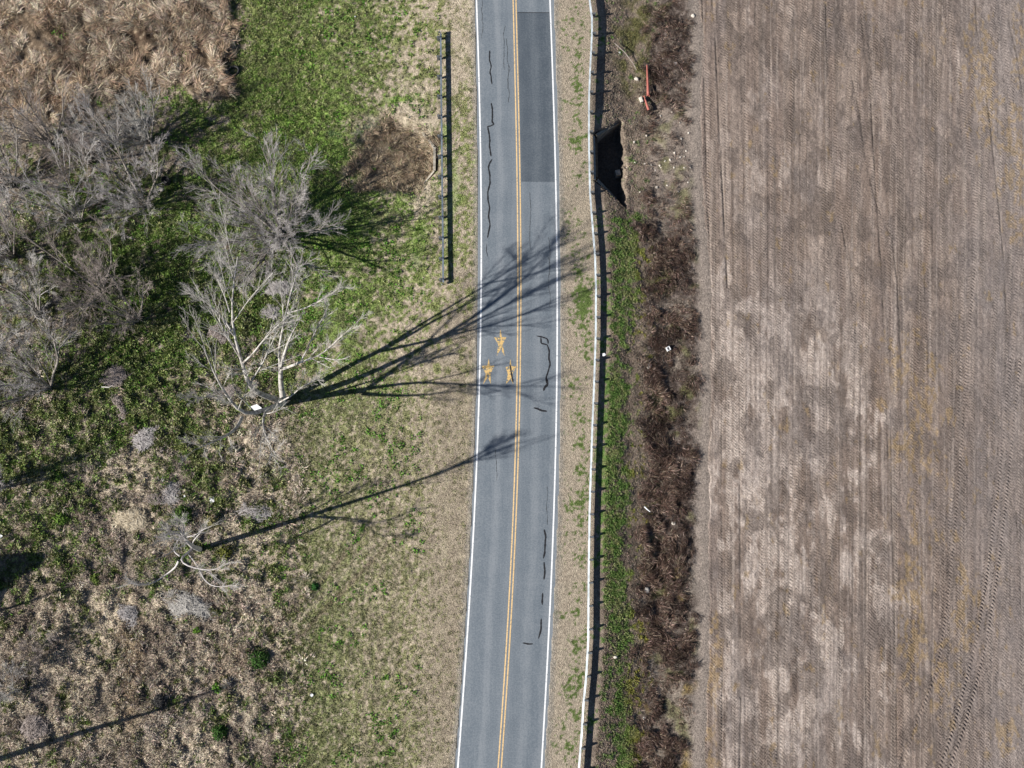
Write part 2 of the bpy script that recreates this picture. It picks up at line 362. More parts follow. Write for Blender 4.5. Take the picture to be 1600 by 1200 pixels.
M_BARK_G = mat_noise('grey_bark', (.17, .15, .13), (.33, .30, .27), 3, .9, .2)
M_TWIG_W = mat_noise('pale_twig', (.44, .42, .39), (.62, .59, .55), 3, .85, .2)
M_TWIG_G = mat_noise('grey_twig', (.38, .35, .345), (.56, .53, .515), 2, .85, .2)
M_TWIG_B = mat_noise('brown_twig', (.30, .25, .225), (.45, .39, .36), 2, .85, .2)

# ------------------------------------------------------------------ ground sheet
def far(a, b, n, p=2.2): return a + (b - a) * (np.linspace(0, 1, n + 1)[1:] ** p)
xs = np.concatenate([far(-58, -2500, 26)[::-1], np.arange(-58, -4.6, .115), np.arange(-4.5, 4.2, .12), np.arange(4.25, 18.2, .115), np.arange(18.4, 60, 1.5), far(60, 2500, 24)])
ys = np.concatenate([far(-19, -2500, 26)[::-1], np.arange(-19, 56, .115), far(56, 2500, 26)])
X, Y, Fc = grid(xs, ys)
Z = H(X, Y); cc = cover(X, Y)
go = mesh_np('ground', np.stack([X, Y, Z], 1), Fc, cc[0], smooth=True, mat=M_GROUND); go['kind'] = 'structure'

# ------------------------------------------------------------------ tilled field
TRK = [([(1082, -60), (1100, 90), (1104, 250), (1106, 420), (1108, 600)], 9, .020), ([(1120, -60), (1128, 120), (1134, 300), (1137, 480)], 9, .014),
       ([(1290, -60), (1296, 60), (1303, 200), (1308, 330), (1315, 470)], 9, .016), ([(1305, -60), (1325, 90), (1348, 200), (1372, 330), (1388, 470), (1398, 640)], 9, .014),
       ([(1345, -60), (1362, 80), (1380, 230), (1400, 380), (1412, 520)], 9, .012), ([(1375, -60), (1395, 130), (1428, 280), (1448, 420), (1456, 600)], 10, .012),
       ([(1470, -60), (1500, 150), (1520, 300), (1519, 420), (1511, 520), (1505, 680)], 12, .016), ([(1560, -60), (1573, 130), (1585, 250), (1588, 400), (1580, 560), (1572, 700)], 10, .014),
       ([(1520, 420), (1512, 520), (1500, 700), (1490, 830), (1476, 960), (1462, 1050), (1430, 1130), (1405, 1210), (1380, 1270)], 8, .026),
       ([(1502, 440), (1500, 560), (1492, 700), (1480, 830)], 8, .020),
       ([(1592, 560), (1578, 700), (1568, 800), (1556, 900), (1540, 1000), (1520, 1080), (1500, 1150), (1478, 1210), (1462, 1270)], 9, .030),
       ([(1577, 560), (1564, 700), (1553, 800), (1540, 900), (1524, 1000), (1503, 1080), (1484, 1150), (1462, 1210), (1440, 1270)], 9, .030),
       ([(1160, -60), (1163, 200), (1172, 430), (1170, 800), (1160, 1200)], 8, .014), ([(1200, 60), (1204, 300), (1203, 500)], 8, .016),
       ([(1235, 700), (1234, 900), (1222, 1050), (1216, 1260)], 9, .018), ([(1270, 640), (1272, 900), (1268, 1020)], 9, .015),
       ([(1102, 600), (1104, 800), (1100, 1000), (1102, 1260)], 8, .022)]
RUT = [([(1108, -60), (1118, 60), (1124, 200), (1131, 330), (1137, 450)], 2.4, .09), ([(1096, -60), (1100, 120), (1104, 260), (1110, 440)], 2.0, .06),
       ([(1290, -40), (1291, 60), (1297, 200)], 1.8, .05), ([(1346, 30), (1360, 150), (1369, 300), (1378, 430), (1383, 560), (1388, 720)], 2.0, .05),
       ([(1322, 80), (1344, 180), (1352, 250), (1370, 320), (1394, 375), (1402, 440), (1408, 560)], 2.0, .045), ([(1315, 350), (1324, 400), (1334, 470)], 2.2, .06),
       ([(1522, -60), (1526, 40), (1538, 125), (1548, 200), (1557, 290), (1568, 400), (1574, 520)], 1.8, .05), ([(1575, 30), (1590, 90), (1599, 160)], 1.8, .04),
       ([(1392, 640), (1393, 760), (1396, 900), (1400, 1040), (1402, 1230)], 1.8, .05), ([(1156, 700), (1157, 900), (1158, 1080), (1155, 1260)], 2.2, .06),
       ([(1588, 800), (1594, 900), (1597, 1010)], 1.8, .04), ([(1458, 900), (1456, 1050), (1462, 1240)], 1.8, .04), ([(1353, 800), (1352, 980), (1355, 1220)], 1.6, .03),
       ([(1128, 560), (1127, 760), (1130, 980), (1126, 1240)], 1.8, .04)]
fx = np.concatenate([np.arange(16.0, 48.5, .07), far(48.5, 1500, 40, 2.6)])
fy = np.concatenate([far(-18, -1500, 30, 2.6)[::-1], np.arange(-18, 55.5, .058), far(55.5, 1500, 30, 2.6)])
X, Y, Fc = grid(fx, fy); px, py = PX(X, Y, -1.0)
shp = px.shape
near = (X < 48.6) & (Y > -18.1) & (Y < 55.6)
wob = 5 * (vn(Y / 9, X * 0 + 3.3, 91) - .5)
u = (px + wob + np.interp(py, [0, 300, 600, 900, 1200], [-34, -10, 0, 0, 6]) * sst(1150, 1300, px)) / 10.5
cell = np.floor(u); lat = np.abs(u - cell - .5)
amp = (.25 + .75 * sst(.30, .70, vn(cell * 7.13, Y / 7, 92))) * .046
per = .25 + .03 * _h(cell, cell * 0, 5)
chev = np.tanh(2.2 * np.sin(2 * np.pi * (Y / per + .25 * vn(X, Y, 99) + np.where(_h(cell, cell * 0, 6) > .5, 1, -1) * lat * 2.6)))
Zf = amp * chev * sst(.5, .42, lat)
edge = sst(.40, .5, lat) * .010; Zf = Zf - edge * (.3 + vn(cell * 3.3, Y / 4, 95))
rutc = np.zeros(shp); trc = np.zeros(shp)
def dist_line(pts):
    p = np.array(pts, float); cx = np.interp(py, p[:, 1], p[:, 0]); m = (py >= p[0, 1]) & (py <= p[-1, 1])
    sl = np.interp(py, p[:, 1], np.gradient(p[:, 0], p[:, 1]))
    return (px - cx) / np.sqrt(1 + sl * sl), m
for (pts, wd, a) in TRK:
    dl, m = dist_line(pts); q = dl / (wd * .5)
    lug = np.tanh(2.5 * np.sin(2 * np.pi * (Y / .29 + np.abs(q) * .8)))
    k = sst(1.1, .9, np.abs(q)) * m * (.55 + .7 * vn(Y / 3, X * 0, int(a * 1e4) + 7))
    Zf = Zf * (1 - k) + k * (a * 2.0 * lug - .02); trc = np.maximum(trc, k * sst(0.6, 1, np.abs(q)))
for (pts, wd, a) in RUT:
    dl, m = dist_line(pts); brk = sst(.3, .5, vn(Y / 2.2, X * 0, int(a * 1e4) + 31))
    brk = .35 + .65 * brk; k = np.exp(-(dl / (wd * .55)) ** 2) * m * brk; Zf = Zf - a * k * .9
    rutc = np.maximum(rutc, k)
cl = fbm(X / .20, Y / .20, 96, 2)
Zf = Zf + (cl - .5) * .055 + (fbm(X / .5, Y / .7, 98, 2) - .5) * .05 + (fbm(X / .9, Y / 2.5, 97, 2) - .5) * .05
n1 = fbm(X / 1.3, Y / 2.6, 101, 4); n2 = fbm(X / .32, Y / .7, 102, 2); n3 = fbm(X / .1, Y / .1, 103, 1); big = fbm(X / 5, Y / 9, 104, 2)
strp = vn(px / 5.5, Y / 11, 105)
C = np.broadcast_to(np.array((.225, .175, .147)), shp + (3,))
C = mixc(C, (.30, .243, .207), sst(.35, .7, strp) * .8)
lightreg = .10 + .9 * poly(px, py, [(1100, 420), (1300, 470), (1420, 640), (1420, 1300), (1130, 1300), (1095, 900)], 60) * .85 + .25 * poly(px, py, [(1130, -50), (1290, -50), (1290, 300), (1140, 420)], 50)
lp = sst(-.04, .07, (n1 * .7 + big * .3) - (.66 - .21 * lightreg) + (n2 - .5) * .25 + (strp - .5) * .12)
lp = lp * (.65 + .45 * sst(.3, .6, fbm(X / .3, Y / .5, 112, 2))); C = mixc(C, (.47, .40, .355), lp * np.clip(lightreg + .15, 0, 1) * .85)
dk = sst(.0, .08, fbm(X / 1.5, Y / 2.2, 106, 4) - .53 + (n2 - .5) * .2)
C = mixc(C, (.125, .10, .088), dk * .62)
C = mixc(C, (.19, .165, .158), sst(.5, .65, fbm(X / 2.4, Y / 5, 108)) * .3)
C = mixc(C, (.125, .10, .088), sst(.36, .5, lat) * (.25 + .55 * vn(cell * 5.1, Y / 6, 115)) * .8)
C = mixc(C, (.14, .115, .10), sst(.62, .85, vn(px / 2.2, Y / 16, 116)) * .5)
C = mixc(C, (.37, .31, .27), sst(.70, .9, vn(px / 1.8 + 40, Y / 9, 117)) * .55)
C = mixc(C, (.25, .222, .215), sst(1430, 1580, px) * .45)
og = (1.0 * gau(px, py, 1535, 130, 30, 90, -.15) + .9 * gau(px, py, 1590, 290, 22, 110) + .55 * gau(px, py, 1595, 60, 20, 60) + .55 * gau(px, py, 1430, 640, 55, 130)
      + .85 * gau(px, py, 1425, 950, 26, 130) + .65 * gau(px, py, 1495, 1010, 30, 110, .3) + .5 * gau(px, py, 1500, 900, 12, 60) + .9 * gau(px, py, 1113, 1010, 12, 90) + .8 * gau(px, py, 1112, 1180, 12, 50) + .5 * gau(px, py, 1570, 1150, 30, 60) + .12)
om = sst(0, .28, og - (.42 + (fbm(X / .8, Y / 1.6, 109) - .5) * 1.3 + (n2 - .5) * .8))
om = om * sst(.35, .62, fbm(X / .22, Y / .4, 111, 2)); C = mixc(C, (.40, .27, .10), om * .34)
C = mixc(C, (.10, .085, .075), rutc * .6)
C = C * .93 * (.78 + .44 * n3)[..., None] * (.85 + .3 * n2)[..., None]
rxf = X - railx(Y); eb = sst(9.9, 10.4, rxf + (fbm(X, Y, 110) - .5) * .5)
Zb = -1.05 + .06 + Zf - .5 * (1 - eb) * (rxf < 10.4)
fo = mesh_np('tilled_field', np.stack([X, Y, Zb], 1), Fc, C, smooth=True, mat=M_FIELD); fo['kind'] = 'structure'

# ------------------------------------------------------------------ road
ry = np.concatenate([far(-22, -1500, 12)[::-1], np.arange(-22, 60, .5), far(60, 1500, 12)])
def strip(name, dl, dr, z, y0, y1, m, parent, step=.5, n=1):
    yy = np.unique(np.concatenate([[y0, y1], ry[(ry > y0) & (ry < y1)]]))
    f = lambda d: d(yy) if callable(d) else np.full(yy.shape, d)
    L, R = f(dl), f(dr); ts = np.linspace(0, 1, n + 1)
    D = L[:, None] * (1 - ts) + R[:, None] * ts
    X = xc(yy)[:, None] + D; Yy = np.repeat(yy[:, None], n + 1, 1); Z = z - .016 * np.abs(D)
    V = np.stack([X, Yy, Z], -1).reshape(-1, 3)
    i = (np.arange(len(yy) - 1)[:, None] * (n + 1) + np.arange(n)[None]).ravel()
    o = mesh_np(name, V, np.stack([i, i + 1, i + n + 2, i + n + 1], 1), smooth=True, parent=parent, mat=m, attrs={'lat': D.ravel()})
    return o
def asphalt(name, base, dark, light, streak):
    m, t, b = mat(name, .85, .25); N = t.nodes; Lk = t.links
    co = N.new('ShaderNodeTexCoord')
    a = N.new('ShaderNodeAttribute'); a.attribute_name = 'lat'
    cu = N.new('ShaderNodeFloatCurve'); c = cu.mapping.curves[0]
    mr = N.new('ShaderNodeMapRange'); mr.inputs[1].default_value = -4; mr.inputs[2].default_value = 4
    n0 = N.new('ShaderNodeTexNoise'); n0.inputs['Scale'].default_value = .12; n0.inputs['Detail'].default_value = 2
    Lk.new(co.outputs['Object'], n0.inputs['Vector'])
    ad = N.new('ShaderNodeMath'); ad.operation = 'MULTIPLY_ADD'; ad.inputs[1].default_value = .7; ad.inputs[2].default_value = -.35
    Lk.new(n0.outputs[0], ad.inputs[0])
    a2 = N.new('ShaderNodeMath'); a2.operation = 'ADD'; Lk.new(a.outputs['Fac'], a2.inputs[0]); Lk.new(ad.outputs[0], a2.inputs[1])
    Lk.new(a2.outputs[0], mr.inputs[0]); Lk.new(mr.outputs[0], cu.inputs[1])
    pts = streak
    c.points[0].location = ((pts[0][0] + 4) / 8, pts[0][1]); c.points[1].location = ((pts[-1][0] + 4) / 8, pts[-1][1])
    for (d, v) in pts[1:-1]: c.points.new((d + 4) / 8, v)
    cu.mapping.update()
    mp = N.new('ShaderNodeMapping'); mp.inputs['Scale'].default_value = (5.0, .25, 1)
    Lk.new(co.outputs['Object'], mp.inputs[0])
    n1 = N.new('ShaderNodeTexNoise'); n1.inputs['Scale'].default_value = 1; n1.inputs['Detail'].default_value = 5; Lk.new(mp.outputs[0], n1.inputs['Vector'])
    n2 = N.new('ShaderNodeTexNoise'); n2.inputs['Scale'].default_value = 9; n2.inputs['Detail'].default_value = 5; Lk.new(co.outputs['Object'], n2.inputs['Vector'])
    n4 = N.new('ShaderNodeTexNoise'); n4.inputs['Scale'].default_value = .6; n4.inputs['Detail'].default_value = 5; Lk.new(co.outputs['Object'], n4.inputs['Vector'])
    s = N.new('ShaderNodeMath'); s.operation = 'MULTIPLY_ADD'; s.inputs[1].default_value = .45; Lk.new(n1.outputs[0], s.inputs[0]); Lk.new(cu.outputs[0], s.inputs[2])
    s2 = N.new('ShaderNodeMath'); s2.operation = 'MULTIPLY_ADD'; s2.inputs[1].default_value = 1.35; Lk.new(n2.outputs[0], s2.inputs[0]); Lk.new(s.outputs[0], s2.inputs[2])
    s3 = N.new('ShaderNodeMath'); s3.operation = 'MULTIPLY_ADD'; s3.inputs[1].default_value = .55; Lk.new(n4.outputs[0], s3.inputs[0]); Lk.new(s2.outputs[0], s3.inputs[2])
    r = N.new('ShaderNodeValToRGB'); e = r.color_ramp.elements; e[0].position = .45; e[0].color = (*dark, 1); e[1].position = 1.35 / 1.35; e[1].color = (*light, 1)
    k = e.new(.72); k.color = (*base, 1)
    mm = N.new('ShaderNodeMath'); mm.operation = 'MULTIPLY'; mm.inputs[1].default_value = .52; Lk.new(s3.outputs[0], mm.inputs[0]); Lk.new(mm.outputs[0], r.inputs[0])
    Lk.new(r.outputs[0], b.inputs['Base Color'])
    bp = N.new('ShaderNodeBump'); bp.inputs['Strength'].default_value = .25; bp.inputs['Distance'].default_value = .01
    Lk.new(n2.outputs[0], bp.inputs['Height']); Lk.new(bp.outputs[0], b.inputs['Normal'])
    return m
ST = [(-4, .75), (-3.55, .6), (-3.1, .42), (-2.5, .30), (-1.95, .42), (-1.7, .62), (-1.4, .45), (-.9, .28), (-.3, .45), (.3, .42), (.8, .28), (1.3, .42), (1.65, .55), (1.95, .46), (2.5, .24), (2.95, .46), (3.4, .60), (4, .7)]
M_ASPH = asphalt('asphalt', (.142, .168, .195), (.098, .120, .145), (.215, .238, .262), ST)
M_PATCH = asphalt('asphalt_patch', (.076, .094, .115), (.058, .074, .093), (.132, .152, .172), [(p[0], p[1] * .9 + .02) for p in ST])
M_OLDP = asphalt('asphalt_edge', (.19, .20, .205), (.14, .15, .155), (.27, .27, .27), ST)
road = strip('road', lambda y: -3.80 + .05 * (vn(y / .9, y * 0, 1) - .5), lambda y: 3.72 + .05 * (vn(y / .9, y * 0, 2) - .5), 0, -1400, 1400, M_ASPH, None, n=12)
road['kind'] = 'structure'
wl, wr = 3.42, 3.40
gyw = lambda yy: G0(808, yy)[1]
e_l = rpath([(744.5, 0), (747, 100), (750, 200), (752, 300), (752, 400), (751, 450), (750.3, 525), (748.5, 600), (746.3, 675), (743.5, 750), (741, 800), (738, 850), (735, 900), (730, 1000), (722.5, 1100), (714.5, 1200)])
e_r = rpath([(860, 0), (862.5, 75), (865, 150), (867.5, 225), (869.5, 300), (871, 450), (871, 525), (870.5, 600), (868.7, 675), (867.5, 750), (866, 800), (863.5, 850), (862, 900), (857.5, 1000), (852.5, 1100), (846, 1200)])
pl = np.polyfit(e_l[1], e_l[0] - xc(e_l[1]), 3); pr = np.polyfit(e_r[1], e_r[0] - xc(e_r[1]), 3)
fl = lambda y: np.polyval(pl, np.clip(y, -18, 56)); fr = lambda y: np.polyval(pr, np.clip(y, -18, 56))
strip('edge_line', lambda y: fl(y) - .065, lambda y: fl(y) + .065, .006, -600, 700, M_WHITE, road)
strip('edge_line', lambda y: fr(y) - .065, lambda y: fr(y) + .065, .006, -600, 700, M_WHITE, road)
strip('centre_line', -.185, -.075, .006, -600, 700, M_YELL, road)
strip('centre_line', .075, .185, .006, -600, 700, M_YELL, road)
strip('asphalt_patch', .24, lambda y: fr(y) - .10, .004, gyw(284), gyw(20), M_PATCH, road, n=6)
strip('patch_seam', .24, lambda y: fr(y) - .10, .0045, gyw(20), gyw(19), M_SEAL, road)
def ribbon(name, pts, wd, m, parent, z=.009, seed=0, jit=.25):
    rg = np.random.default_rng(seed)
    gx, gy = G0([p[0] for p in pts], [p[1] for p in pts]); P = np.stack([gx, gy], 1)
    L = np.concatenate([[0], np.cumsum(np.linalg.norm(np.diff(P, axis=0), axis=1))]); n = max(4, int(L[-1] / .12))
    s = np.linspace(0, L[-1], n); Q = np.stack([np.interp(s, L, P[:, 0]), np.interp(s, L, P[:, 1])], 1)
    Q += (np.stack([vn(s / .5, s * 0, seed), vn(s / .5, s * 0, seed + 1)], 1) - .5) * .10
    T = np.gradient(Q, axis=0); T /= np.linalg.norm(T, axis=1, keepdims=True) + 1e-9; Nn = np.stack([-T[:, 1], T[:, 0]], 1)
    wv = wd * .5 * (1 + jit * (rg.random(n) * 2 - 1)) * np.clip(np.minimum(np.arange(n), np.arange(n)[::-1]) / 2 + .35, 0, 1)
    A = Q + Nn * wv[:, None]; B = Q - Nn * wv[:, None]
    zz = lambda q: z - .016 * np.abs(q[:, 0] - xc(q[:, 1]))
    V = np.concatenate([np.column_stack([A, zz(A)]), np.column_stack([B, zz(B)])]); i = np.arange(n - 1)
    return mesh_np(name, V, np.stack([i, i + 1, i + 1 + n, i + n], 1), parent=parent, mat=m)
CR = [([(765, 78), (765, 92), (767, 105), (765.5, 114), (768, 124), (769.5, 131)], .10), ([(768, 161), (769.5, 178), (769, 190), (772, 194), (767, 197), (762.5, 198), (765, 210), (765, 225), (766, 236), (766.5, 244)], .11),
      ([(768, 248), (763, 262), (765, 274), (765.5, 284), (762, 300), (763, 312), (765.5, 325), (763.5, 337), (765, 350), (763.5, 362), (762, 372)], .11), ([(761, 380), (760, 392), (761, 400)], .04),
      ([(839, 524.5), (847, 526), (855, 529), (857, 532.5), (857, 538)], .10), ([(845.5, 526), (845.5, 536.5), (851, 538), (856, 540)], .10),
      ([(856, 539), (858, 548), (857, 560), (859, 569), (856, 582), (853.5, 590), (854, 598)], .12), ([(854, 592), (856, 600), (852, 605), (850, 611)], .18),
      ([(833, 637), (840, 638.5), (847, 642), (854.5, 643)], .13), ([(797, 569), (798.5, 582), (801, 598)], .11),
      ([(850, 827), (852, 838), (851.5, 855), (849, 873)], .12), ([(850, 878), (852, 890), (850.5, 906)], .12), ([(848, 927), (847, 938), (848, 946)], .12), ([(845, 967), (845, 982), (842, 997)], .11),
      ([(816, 1005), (832, 1006.5)], .12)]
for i, (p, wd) in enumerate(CR): ribbon('crack_seal', p, wd * 1.15, M_SEAL, road, seed=40 + i)
# worn thin cracks in the wheel paths
M_HAIR = mat_noise('hairline_crack', (.045, .05, .055), (.09, .10, .11), 15, .9)
rgc = np.random.default_rng(3)
for i in range(9):
    x0 = [788, 793, 795, 753, 828, 858, 859, 775, 855][i]; y0 = [40, 60, 100, 0, 300, 370, 400, 700, 760][i]; L = [70, 80, 60, 60, 90, 60, 80, 50, 60][i]
    ribbon('hairline_crack', [(x0 + rgc.normal() * 1, y0 + L * t) for t in np.linspace(0, 1, 6)], .035, M_HAIR, road, seed=90 + i, jit=.8)
# worn yellow stars
def mat_star():
    m, t, b = mat('worn_star_paint', .8, .2)
    co = t.nodes.new('ShaderNodeTexCoord'); n = t.nodes.new('ShaderNodeTexNoise'); n.inputs['Scale'].default_value = 5; n.inputs['Detail'].default_value = 4
    t.links.new(co.outputs['Object'], n.inputs['Vector'])
    r = t.nodes.new('ShaderNodeValToRGB'); e = r.color_ramp.elements; e[0].position = .40; e[0].color = (.15, .165, .17, 1); e[1].position = .50; e[1].color = (.62, .42, .17, 1)
    k = e.new(.44); k.color = (.30, .25, .15, 1)
    t.links.new(n.outputs[0], r.inputs[0]); t.links.new(r.outputs[0], b.inputs['Base Color']); return m
M_STAR = mat_star()
def star(T):
    gx, gy = G0([p[0] for p in T], [p[1] for p in T]); cx, cy = gx.mean(), gy.mean()
    V = [(x, y, .0055 - .016 * abs(x - xc(y))) for x, y in zip(gx, gy)]; V.append((cx, cy, .0055 - .016 * abs(cx - xc(cy))))
    obj_py('star_marking', V, [[i, (i + 1) % 10, 10] for i in range(10)], M_STAR, road)
star([(782, 513.5), (784, 526.5), (791, 527), (785.5, 538), (788.5, 556), (782.3, 545.5), (776, 556), (778.5, 538), (772, 527), (780, 526.5)])
star([(763.7, 560), (765.3, 571), (772.5, 571.5), (766.3, 584), (767, 600.5), (762.3, 589), (754.8, 600.5), (759, 584), (752.5, 571.5), (761.5, 571)])
star([(797.5, 560), (799, 572), (806.5, 572.5), (801, 584), (802, 600.5), (797.5, 592), (790, 601), (793.5, 585), (790, 573.5), (796, 572)])

# ------------------------------------------------------------------ guard rails
PROF = [(-.015, .41), (.02, .425), (.125, .465), (.125, .50), (.02, .545), (.01, .565), (.02, .585), (.125, .63), (.125, .665), (.02, .705), (-.015, .72)]
def guardrail(pathf, y0, y1, side, label, phase, posts_from=None):
    """side=-1: traffic face looks towards -x"""
    yy = np.arange(y0, y1, .35); xx = pathf(yy)
    P = np.stack([xx, yy], 1); T = np.gradient(P, axis=0); T /= np.linalg.norm(T, axis=1, keepdims=True); Nn = np.stack([T[:, 1], -T[:, 0]], 1) * (-side) * -1
    b0 = (pathf(y0), y0); root = empty('guardrail', (b0[0], b0[1], float(H(b0[0], b0[1]))), label, 'guardrail')
    off = np.array(root.location)
    pr = PROF + [(u - .004, z) for u, z in PROF[::-1]]; n = len(pr)
    zb = -.26
    V = []
    for i in range(len(yy)):
        for (u, z) in pr: V.append((P[i, 0] + Nn[i, 0] * (u + .10) - off[0], P[i, 1] + Nn[i, 1] * (u + .10) - off[1], z + zb - off[2]))
    Fs = []
    for i in range(len(yy) - 1):
        for j in range(n): Fs.append([i * n + j, i * n + (j + 1) % n, (i + 1) * n + (j + 1) % n, (i + 1) * n + j])
    Fs.append(list(range(n))); Fs.append([(len(yy) - 1) * n + j for j in range(n)])
    obj_py('rail', V, Fs, M_GALV, root)
    s = np.concatenate([[0], np.cumsum(np.linalg.norm(np.diff(P, axis=0), axis=1))])
    pv, pf = boxes([((0, 0, -.08), (.09, .075, .80), 0)])
    bv, bf = boxes([((0, 0, 0), (.075, .075, .18), 0)])
    pm = bm = None
    for q in np.arange(phase, s[-1], 1.905):
        x = np.interp(q, s, P[:, 0]); y = np.interp(q, s, P[:, 1]); i = min(int(np.searchsorted(s, q)), len(yy) - 1)
        nx, ny = Nn[i]; rz = math.atan2(ny, nx)
        if pm is None:
            a = obj_py('post', pv, pf, M_POST, root); b = obj_py('blockout', bv, bf, M_POST, root); pm, bm = a.data, b.data
        else:
            a = bpy.data.objects.new('post', pm); b = bpy.data.objects.new('blockout', bm)
            for o in (a, b): sc.collection.objects.link(o); o.parent = root
        a.location = (x - nx * .12 - off[0], y - ny * .12 - off[1], -.2 - off[2]); b.location = (x + nx * .04 - off[0], y + ny * .04 - off[1], .565 + zb - off[2])
        a.rotation_euler.z = b.rotation_euler.z = rz
    return root, off, P, Nn
gr1 = guardrail(lambda y: railx(y) + .10, -26, 66, -1, 'long pale galvanised steel guardrail bending along the shoulder beside the ploughed field', .5)
_ll = rpath([(686.5, 40), (687, 100), (688, 200), (689, 300), (690, 380), (690.5, 450)])
lx = lambda y: np.interp(y, _ll[1], _ll[0])
yb, yt = G0(690, 440, .5)[1], G0(686, 48, .5)[1]
gr2 = guardrail(lambda y: lx(y) - .05, yb, yt, 1, 'short dark steel guardrail standing in the grass verge on the tree side of the road', .25)
for (root, off, P, Nn), ks in ((gr2, (0, -1)),):
    for k in ks:
        a = np.linspace(-math.pi / 2, math.pi / 2, 9); sgn = 1 if k == -1 else -1
        V = []
        for z in (.15, .46):
            for q in a: V.append((P[k, 0] + .06 + .12 * math.sin(q) - off[0], P[k, 1] + sgn * (.22 * math.cos(q)) - off[1], z - off[2]))
        obj_py('end_terminal', V, [[i, i + 1, i + 10, i + 9] for i in range(8)], M_GALV, root)

# marker panel behind the long rail
mx, my, mz = [float(v) for v in place(942, 558)]
mk = empty('delineator', (mx, my, mz), 'small white marker plate on a post just outside the long guardrail', 'road marker')
v, f = boxes([((0, 0, .5), (.025, .025, .6), .3)]); obj_py('post', v, f, M_POST, mk)
v, f = boxes([((0.03, 0, .98), (.04, .13, .14), 1.9), ((0.0, 0, 1.12), (.10, .12, .012), .3)]); obj_py('plate', v, f, mat_noise('white_plate', (.75, .76, .78), (.85, .86, .87), 5, .5), mk)

# ------------------------------------------------------------------ culvert walls
def wallseg(name, p0, p1, z0, z1, th, m, parent, off):
    (x0, y0), (x1, y1) = p0, p1; L = math.hypot(x1 - x0, y1 - y0); dx, dy = (x1 - x0) / L, (y1 - y0) / L; nx, ny = -dy * th / 2, dx * th / 2
    za, zb = z1 if isinstance(z1, tuple) else (z1, z1)
    V = [(x0 + nx, y0 + ny, z0), (x0 - nx, y0 - ny, z0), (x1 - nx, y1 - ny, z0), (x1 + nx, y1 + ny, z0), (x0 + nx, y0 + ny, za), (x0 - nx, y0 - ny, za), (x1 - nx, y1 - ny, zb), (x1 + nx, y1 + ny, zb)]
    V = [(a - off[0], b - off[1], c - off[2]) for a, b, c in V]
    return obj_py(name, V, [[0, 1, 2, 3], [7, 6, 5, 4], [0, 4, 5, 1], [1, 5, 6, 2], [2, 6, 7, 3], [3, 7, 4, 0]], m, parent)
def g2(px, py, z=0): a, b = G0(px, py, z); return float(a), float(b)
c0 = g2(929, 250, -.1); cr = empty('culvert_headwall', (c0[0], c0[1], -2.4), 'concrete culvert headwall over the black creek hole outside the long guardrail', 'culvert')
off = (c0[0], c0[1], -2.4)
a, b = g2(928, 213, -.05), g2(929.5, 280, -.05)
wallseg('headwall', a, b, -2.9, -.04, .18, M_CONC, cr, off)
a2, b2 = g2(931.5, 216, -.8), g2(932.5, 277, -.8)
wallseg('ledge', a2, b2, -2.9, -.75, .22, mat_noise('rusty_ledge', (.16, .10, .06), (.26, .18, .12), 4), cr, off)
wallseg('wing_wall', g2(932, 212, -.4), g2(966, 191, -1.3), -3.0, (-.22, -1.25), .25, M_CONCD, cr, off)
wallseg('wing_wall', g2(933, 282, -.4), g2(962, 312, -1.3), -3.0, (-.22, -1.2), .25, M_CONCD, cr, off)
v, f = boxes([((x, y, z), (sx, sy, sz), r) for x, y, z, sx, sy, sz, r in [(*g2(965, 272, -2), -2.0, .22, .25, .45, .25)]])
cb = obj_py('concrete_block', [(q[0], q[1], q[2]) for q in v], f, M_CONC)
tag(cb, 'pale broken concrete block poking up out of the black creek hole', 'block')
c1 = g2(678, 250, -.1); clh = empty('culvert_headwall', (c1[0], c1[1], -2.2), 'weathered concrete culvert headwall with flared wings over the reed-filled creek hollow', 'culvert')
off = (c1[0], c1[1], -2.2)
wallseg('headwall', g2(679, 229, -.2), g2(678.5, 266, -.2), -2.8, -.24, .22, M_CONC, clh, off)
wallseg('wing_wall', g2(678, 228, -.3), g2(660, 205, -.6), -2.8, (-.30, -.85), .16, M_CONC, clh, off)
wallseg('wing_wall', g2(678, 267, -.3), g2(652, 296, -.6), -2.8, (-.30, -1.05), .15, M_CONC, clh, off)

